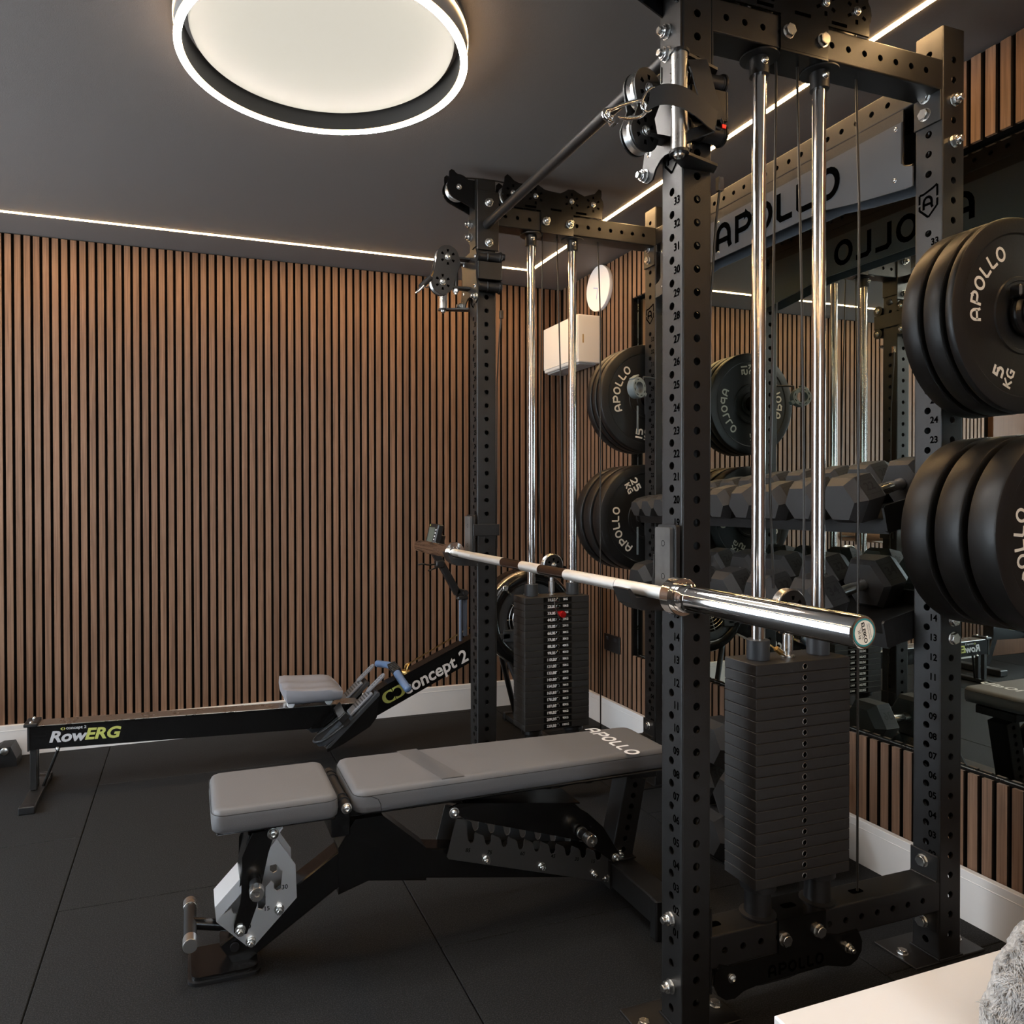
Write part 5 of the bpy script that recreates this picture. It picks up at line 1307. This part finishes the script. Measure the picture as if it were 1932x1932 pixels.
# flywheel
fc = Vector((.558, 0, .592))
def FL(prof, y=1.903, n=64, cap=False): return MB().lathe(prof, axis_frame((fc.x, y, fc.z), (0, 1, 0)), n, cap=cap)
fw_ = obj('flywheel_housing', FL([(.176, .010), (.186, .002), (.205, .0), (.224, .008), (.2335, .026), (.2345, .080), (.2335, .140), (.222, .154), (.19, .160), (.15, .160), (.145, .150), (.168, .140), (.170, .030), (.176, .010)]), 'blackg', rw, 40)
obj('silver_rim', FL([(.2310, .020), (.2372, .030), (.2372, .046), (.2310, .050)]), 'satin', fw_, 40)
obj('side_cover', FL([(.130, .016), (.150, .010), (.172, .014), (.176, .022), (.172, .026), (.130, .024), (.130, .016)]), 'darkgrey', fw_, 40)
cg = MB()
for k_ in range(5): cg.lathe([(.040+.019*k_-.0018, .020), (.040+.019*k_, .0175), (.040+.019*k_+.0018, .020), (.040+.019*k_, .0225)], axis_frame((fc.x, 1.903, fc.z), (0, 1, 0)), 48, cap=False)
for k_ in range(5): cg.lathe([(.040+.026*k_-.0018, .158), (.040+.026*k_, .1605), (.040+.026*k_+.0018, .158), (.040+.026*k_, .1555)], axis_frame((fc.x, 1.903, fc.z), (0, 1, 0)), 48, cap=False)
for k_ in range(10):
    a = 2*PI*k_/10
    for y_ in (1.922, 2.060): cg.cyl((fc.x+.02*math.cos(a), y_, fc.z+.02*math.sin(a)), (fc.x+.15*math.cos(a), y_, fc.z+.15*math.sin(a)), .0016, 6)
obj('cage', cg, 'satin', fw_, 40, kind='stuff')
obj('fan_disc', FL([(0, .06), (.14, .06), (.14, .11), (0, .11)]), 'plastic', fw_, 40)
obj('damper_lever', MB().box((.40, 1.895, .735), (.425, 1.905, .760), bev=.002).cyl((.408, 1.90, .745), (.440, 1.897, .715), .004, 8), 'satin', fw_, 40)
obj('arm_bracket', MB().box((.35, 1.905, .505), (.44, 1.945, .53), bev=.002).box((.405, 1.905, .49), (.47, 1.94, .545), bev=.002), 'darkgrey', fw_)
# front legs
ft = MB(); ft.cyl((.42, YC_-.02, .470), (.58, YC_-.12, .030), .014, 14)
obj('front_leg', ft, 'black', rw, 40); obj('front_leg', MB().cyl((.42, YC_+.02, .470), (.60, YC_+.20, .030), .014, 14), 'black', rw, 40)
ff = obj('front_foot', MB().box((.572, 1.72, .006), (.632, 2.29, .034), bev=.004), 'black', rw)
for y_ in (1.715, 2.265): obj('foot_cap', MB().box((.566, y_, 0), (.640, y_+.03, .040), bev=.004), 'plastic', ff)
# monitor column, arm and monitor
mc = MB(); mc.cyl((.208, 1.962, .50), (.208, 1.962, .705), .0085, 12); mc.cyl((.236, 1.975, .52), (.236, 1.975, .705), .0105, 12)
cl = obj('monitor_column', mc, mat('blue_grey_metal', (.10, .12, .16), .4, .5), rw, 40, kind='stuff')
obj('column_joint', MB().box((.192, 1.952, .694), (.246, 1.990, .714), bev=.005).lathe([(.014, 0), (.014, .046)], axis_frame((.230, 1.948, .728), (0, 1, 0)), 16), 'plastic', rw, 40)
obj('monitor_arm', bar((.232, 1.972, .722), (.190, 1.972, .735), .034, .036, mb=bar((.198, 1.972, .722), (.070, 1.972, .945), .034, .032)), 'plastic', rw)
ph = MB(); ph.tube(smoothp([(.110, 1.972, .870), (.05, 1.955, .866), (.02, 1.95, .872), (-.005, 1.95, .869)]), .004, 6); ph.tube(smoothp([(.110, 1.972, .860), (.07, 1.93, .852), (.035, 1.92, .842)]), .004, 6); ph.box((.085, 1.95, .850), (.125, 1.99, .885), bev=.004)
obj('handle_rest', ph, 'plastic', rw, 40, kind='stuff')
mo = TR(.062, YC_+.004, .962) @ Matrix.Rotation(math.radians(14), 4, 'Y')
mn = obj('monitor', MB().box((0, -.068, -.012), (.030, .068, .098), mo, bev=.005), 'plastic', rw)
obj('monitor_back', MB().box((.030, -.030, .0), (.062, .040, .055), mo, bev=.005), 'plastic', mn)
obj('screen', MB().box((-.0008, -.036, .004), (0, .050, .080), mo), 'lcd', mn)
bt = MB()
for k_ in range(5): bt.box((-.0012, -.058, .006+.015*k_), (0, -.047, .012+.015*k_), mo)
obj('button', bt, 'white', mn, kind='stuff'); obj('yellow_mark', MB().box((-.0010, .040, .086), (0, .052, .092), mo), 'yellow', mn)

# ================================================================== EXERCISE BIKE at the left end (seen through the mirror, its foot at the frame's left edge)
bk = thing('exercise_bike', 'black exercise bike beside the left end of the rowing machine', 'exercise bike', (-2.2, 2.2, 0))
bmn = obj('main_frame', MB().prism([(-1.96, .335), (-2.75, .335), (-2.80, .26), (-2.70, .20), (-1.96, .215)], .07, Matrix(((1, 0, 0, 0), (0, 0, 1, 2.165), (0, 1, 0, 0), (0, 0, 0, 1)))), 'blackg', bk)
m = MB(); put_text(m, 'Bike', .050, frame((-2.290, 2.164, .292), (1, 0, 0), (0, 0, 1)), .03, .15, 1.1); obj('lettering', m, mat('grey_lettering', (.42, .42, .43), .5), bmn, kind='stuff')
m = MB(); put_text(m, 'ERG', .052, frame((-2.165, 2.164, .292), (1, 0, 0), (0, 0, 1)), .03, .15, 1.1); obj('lettering', m, 'yellow', bmn, kind='stuff')
obj('rear_stand', bar((-1.99, 2.20, .24), (-1.90, 2.20, .03), .06, .05), 'blackg', bk)
rf_ = obj('rear_foot', MB().box((-1.90, 2.03, .006), (-1.83, 2.39, .045), bev=.004), 'black', bk)
obj('foot_pad', MB().prism([(-1.885, 0), (-1.722, 0), (-1.722, .034), (-1.745, .088), (-1.790, .088), (-1.885, .045)], .11, Matrix(((1, 0, 0, 0), (0, 0, 1, 2.372), (0, 1, 0, 0), (0, 0, 0, 1)))), 'plastic', rf_)
obj('transport_wheel', MB().lathe([(.012, 0), (.016, .002), (.016, .012), (.012, .014)], axis_frame((-1.768, 2.362, .072), (0, 1, 0)), 16), 'satin', rf_, 40)
obj('front_foot', MB().box((-2.86, 1.95, 0), (-2.79, 2.45, .045), bev=.004), 'black', bk)
obj('front_stand', bar((-2.72, 2.20, .26), (-2.82, 2.20, .03), .06, .05), 'blackg', bk)
obj('flywheel_housing', MB().lathe([(0, 0), (.16, 0), (.20, .015), (.21, .03), (.21, .10), (.20, .115), (.16, .13), (0, .13)], axis_frame((-2.60, 2.135, .56), (0, 1, 0)), 48), 'blackg', bk, 40)
obj('crank', MB().cyl((-2.25, 2.13, .31), (-2.25, 2.27, .31), .05, 24), 'darkgrey', bk, 40)
for sg in (-1, 1):
    c_ = obj('pedal_arm', bar((-2.25, 2.20+sg*.075, .31), (-2.25+sg*.12, 2.20+sg*.075, .31+sg*.10), .014, .03), 'darkgrey', bk)
    obj('pedal', MB().box((-2.25+sg*.12-.045, 2.20+sg*.09-.03*(sg < 0)-.0, .31+sg*.10-.012), (-2.25+sg*.12+.045, 2.20+sg*.09+.03*(sg > 0)+.035, .31+sg*.10+.012), bev=.004), 'plastic', c_)
obj('seat_post', bar((-2.03, 2.20, .32), (-1.95, 2.20, .86), .04, .05), 'black', bk)
obj('saddle', MB().prism([(-1.84, 2.12), (-1.84, 2.28), (-1.90, 2.285), (-1.99, 2.225), (-2.11, 2.215), (-2.11, 2.185), (-1.99, 2.175), (-1.90, 2.115)], .05, TR(0, 0, .87)), 'plastic', bk)
obj('handlebar_post', bar((-2.56, 2.20, .60), (-2.50, 2.20, 1.05), .04, .05), 'black', bk)
obj('handlebar', MB().tube(smoothp([(-2.33, 1.97, 1.06), (-2.44, 1.97, 1.06), (-2.50, 2.02, 1.06), (-2.50, 2.38, 1.06), (-2.44, 2.43, 1.06), (-2.33, 2.43, 1.06)]), .014, 12), 'plastic', bk, 50)

# ================================================================== FOREGROUND: white table with plush towel
tb = thing('side_table', 'white block-shaped side table at the bottom right corner', 'table', (.15, -.84, 0))
obj('table_top', MB().box((-.2394, -1.16, .412), (.56, -.5245, .450), bev=.003), 'tabletop', tb)
obj('table_body', MB().box((-.2360, -1.157, .0), (.557, -.5275, .4115), bev=.002), 'tabletop', tb)
def plush():
    mb = MB(); nx_, nz = 120, 120
    import mathutils
    out = [(-.062, .0), (-.063, .03), (-.061, .066), (-.046, .081), (-.036, .104), (-.009, .130), (.010, .147), (.015, .160), (.012, .175), (.014, .190), (.024, .199), (.042, .201)]
    # bulky folded pile: superellipse cross-sections stacked in z, leaning to the right
    vs = []; fs = []
    cx_end = .30; yb0, yb1 = -.84, -.648
    tot = len(out)-1
    def left(t):
        k = t*tot; i = min(int(k), tot-1); f = k-i; a, b = out[i], out[i+1]; return a[0]+(b[0]-a[0])*f, a[1]+(b[1]-a[1])*f
    for i in range(nz+1):
        t = i/nz; xl, z = left(t); top = max(0, (z-.12)/.06)
        ins = .045*top**2
        for k_ in range(nx_):
            a = 2*PI*k_/nx_; ca, sa = math.cos(a), math.sin(a); e = .55
            x = (xl+cx_end)/2+(cx_end-xl)/2*math.copysign(abs(ca)**e, ca); y = (yb0+yb1)/2+((yb1-yb0)/2-ins)*math.copysign(abs(sa)**.6, sa)
            p = Vector((x, y, .4515+z))
            nz_ = mathutils.noise.fractal(p*26, .9, 2.1, 4)+.55*mathutils.noise.fractal(Vector((p.x*110, p.y*110, p.z*150)), .8, 2, 3)
            d = Vector((ca, sa, .25*top)).normalized()*nz_*.0030*min(1, z/.006+.0)
            vs.append(p+d)
    for i in range(nz):
        for k_ in range(nx_): a = i*nx_+k_; b = i*nx_+(k_+1) % nx_; fs.append((a, b, b+nx_, a+nx_))
    c0 = len(vs); vs.append(Vector(((.042+cx_end)/2, (yb0+yb1)/2, .4515+.205))); last = nz*nx_
    for k_ in range(nx_): fs.append((last+k_, last+(k_+1) % nx_, c0))
    fs.append(tuple(range(nx_-1, -1, -1)))
    return mb.add(vs, fs)
def pile(base_mesh):
    me = base_mesh; me.calc_loop_triangles(); rnd = random.Random(5); tr_ = []; cum = []; acc = 0
    for t in me.loop_triangles:
        if t.normal.z < -.5: continue
        if t.center.x > .16 or t.center.y > -.70 and t.normal.y > .3: continue
        acc += t.area; tr_.append(t); cum.append(acc)
    import bisect
    from mathutils import noise
    mb = MB(); vs = mb.v; fs = mb.f
    for _ in range(26000):
        t = tr_[min(bisect.bisect(cum, rnd.random()*acc), len(tr_)-1)]
        a, b, c = [me.vertices[i].co for i in t.vertices]; u, v = rnd.random(), rnd.random()
        if u+v > 1: u, v = 1-u, 1-v
        p = a+(b-a)*u+(c-a)*v; n = t.normal
        q = p*38; w = Vector((noise.noise(q), noise.noise(q+Vector((9, 2, 4))), noise.noise(q+Vector((3, 7, 1)))))
        d = (Vector((-.35, -.25, -.75))+w*1.1+Vector((rnd.uniform(-.25, .25), rnd.uniform(-.25, .25), rnd.uniform(-.25, .25)))); d = (d-n*d.dot(n)); d = d.normalized() if d.length > 1e-4 else Vector((0, 0, -1))
        s_ = n.cross(d).normalized()*rnd.uniform(.0005, .0010); ln = rnd.uniform(.006, .012); l0 = len(vs)
        m1 = p+d*ln*.5+n*ln*.42; e_ = p+d*ln+n*ln*.40
        vs.extend([p-s_, p+s_, m1+s_*.8, m1-s_*.8, e_]); fs.append((l0, l0+1, l0+2, l0+3)); fs.append((l0+3, l0+2, l0+4))
    m2 = bpy.data.meshes.new('pile'); m2.from_pydata(mb.v, [], mb.f); return m2
pm_ = plush().mesh('plush_towel', 60)
tw = obj('plush_towel', pm_, 'fur', None); obj('pile', pile(pm_), mat('grey_pile', (.42, .415, .41), .9, cvar=.45, cscale=45), tw, kind='stuff'); tag(tw, 'grey plush towel bundled on the white side table', 'towel')
print('objects', len(bpy.data.objects))
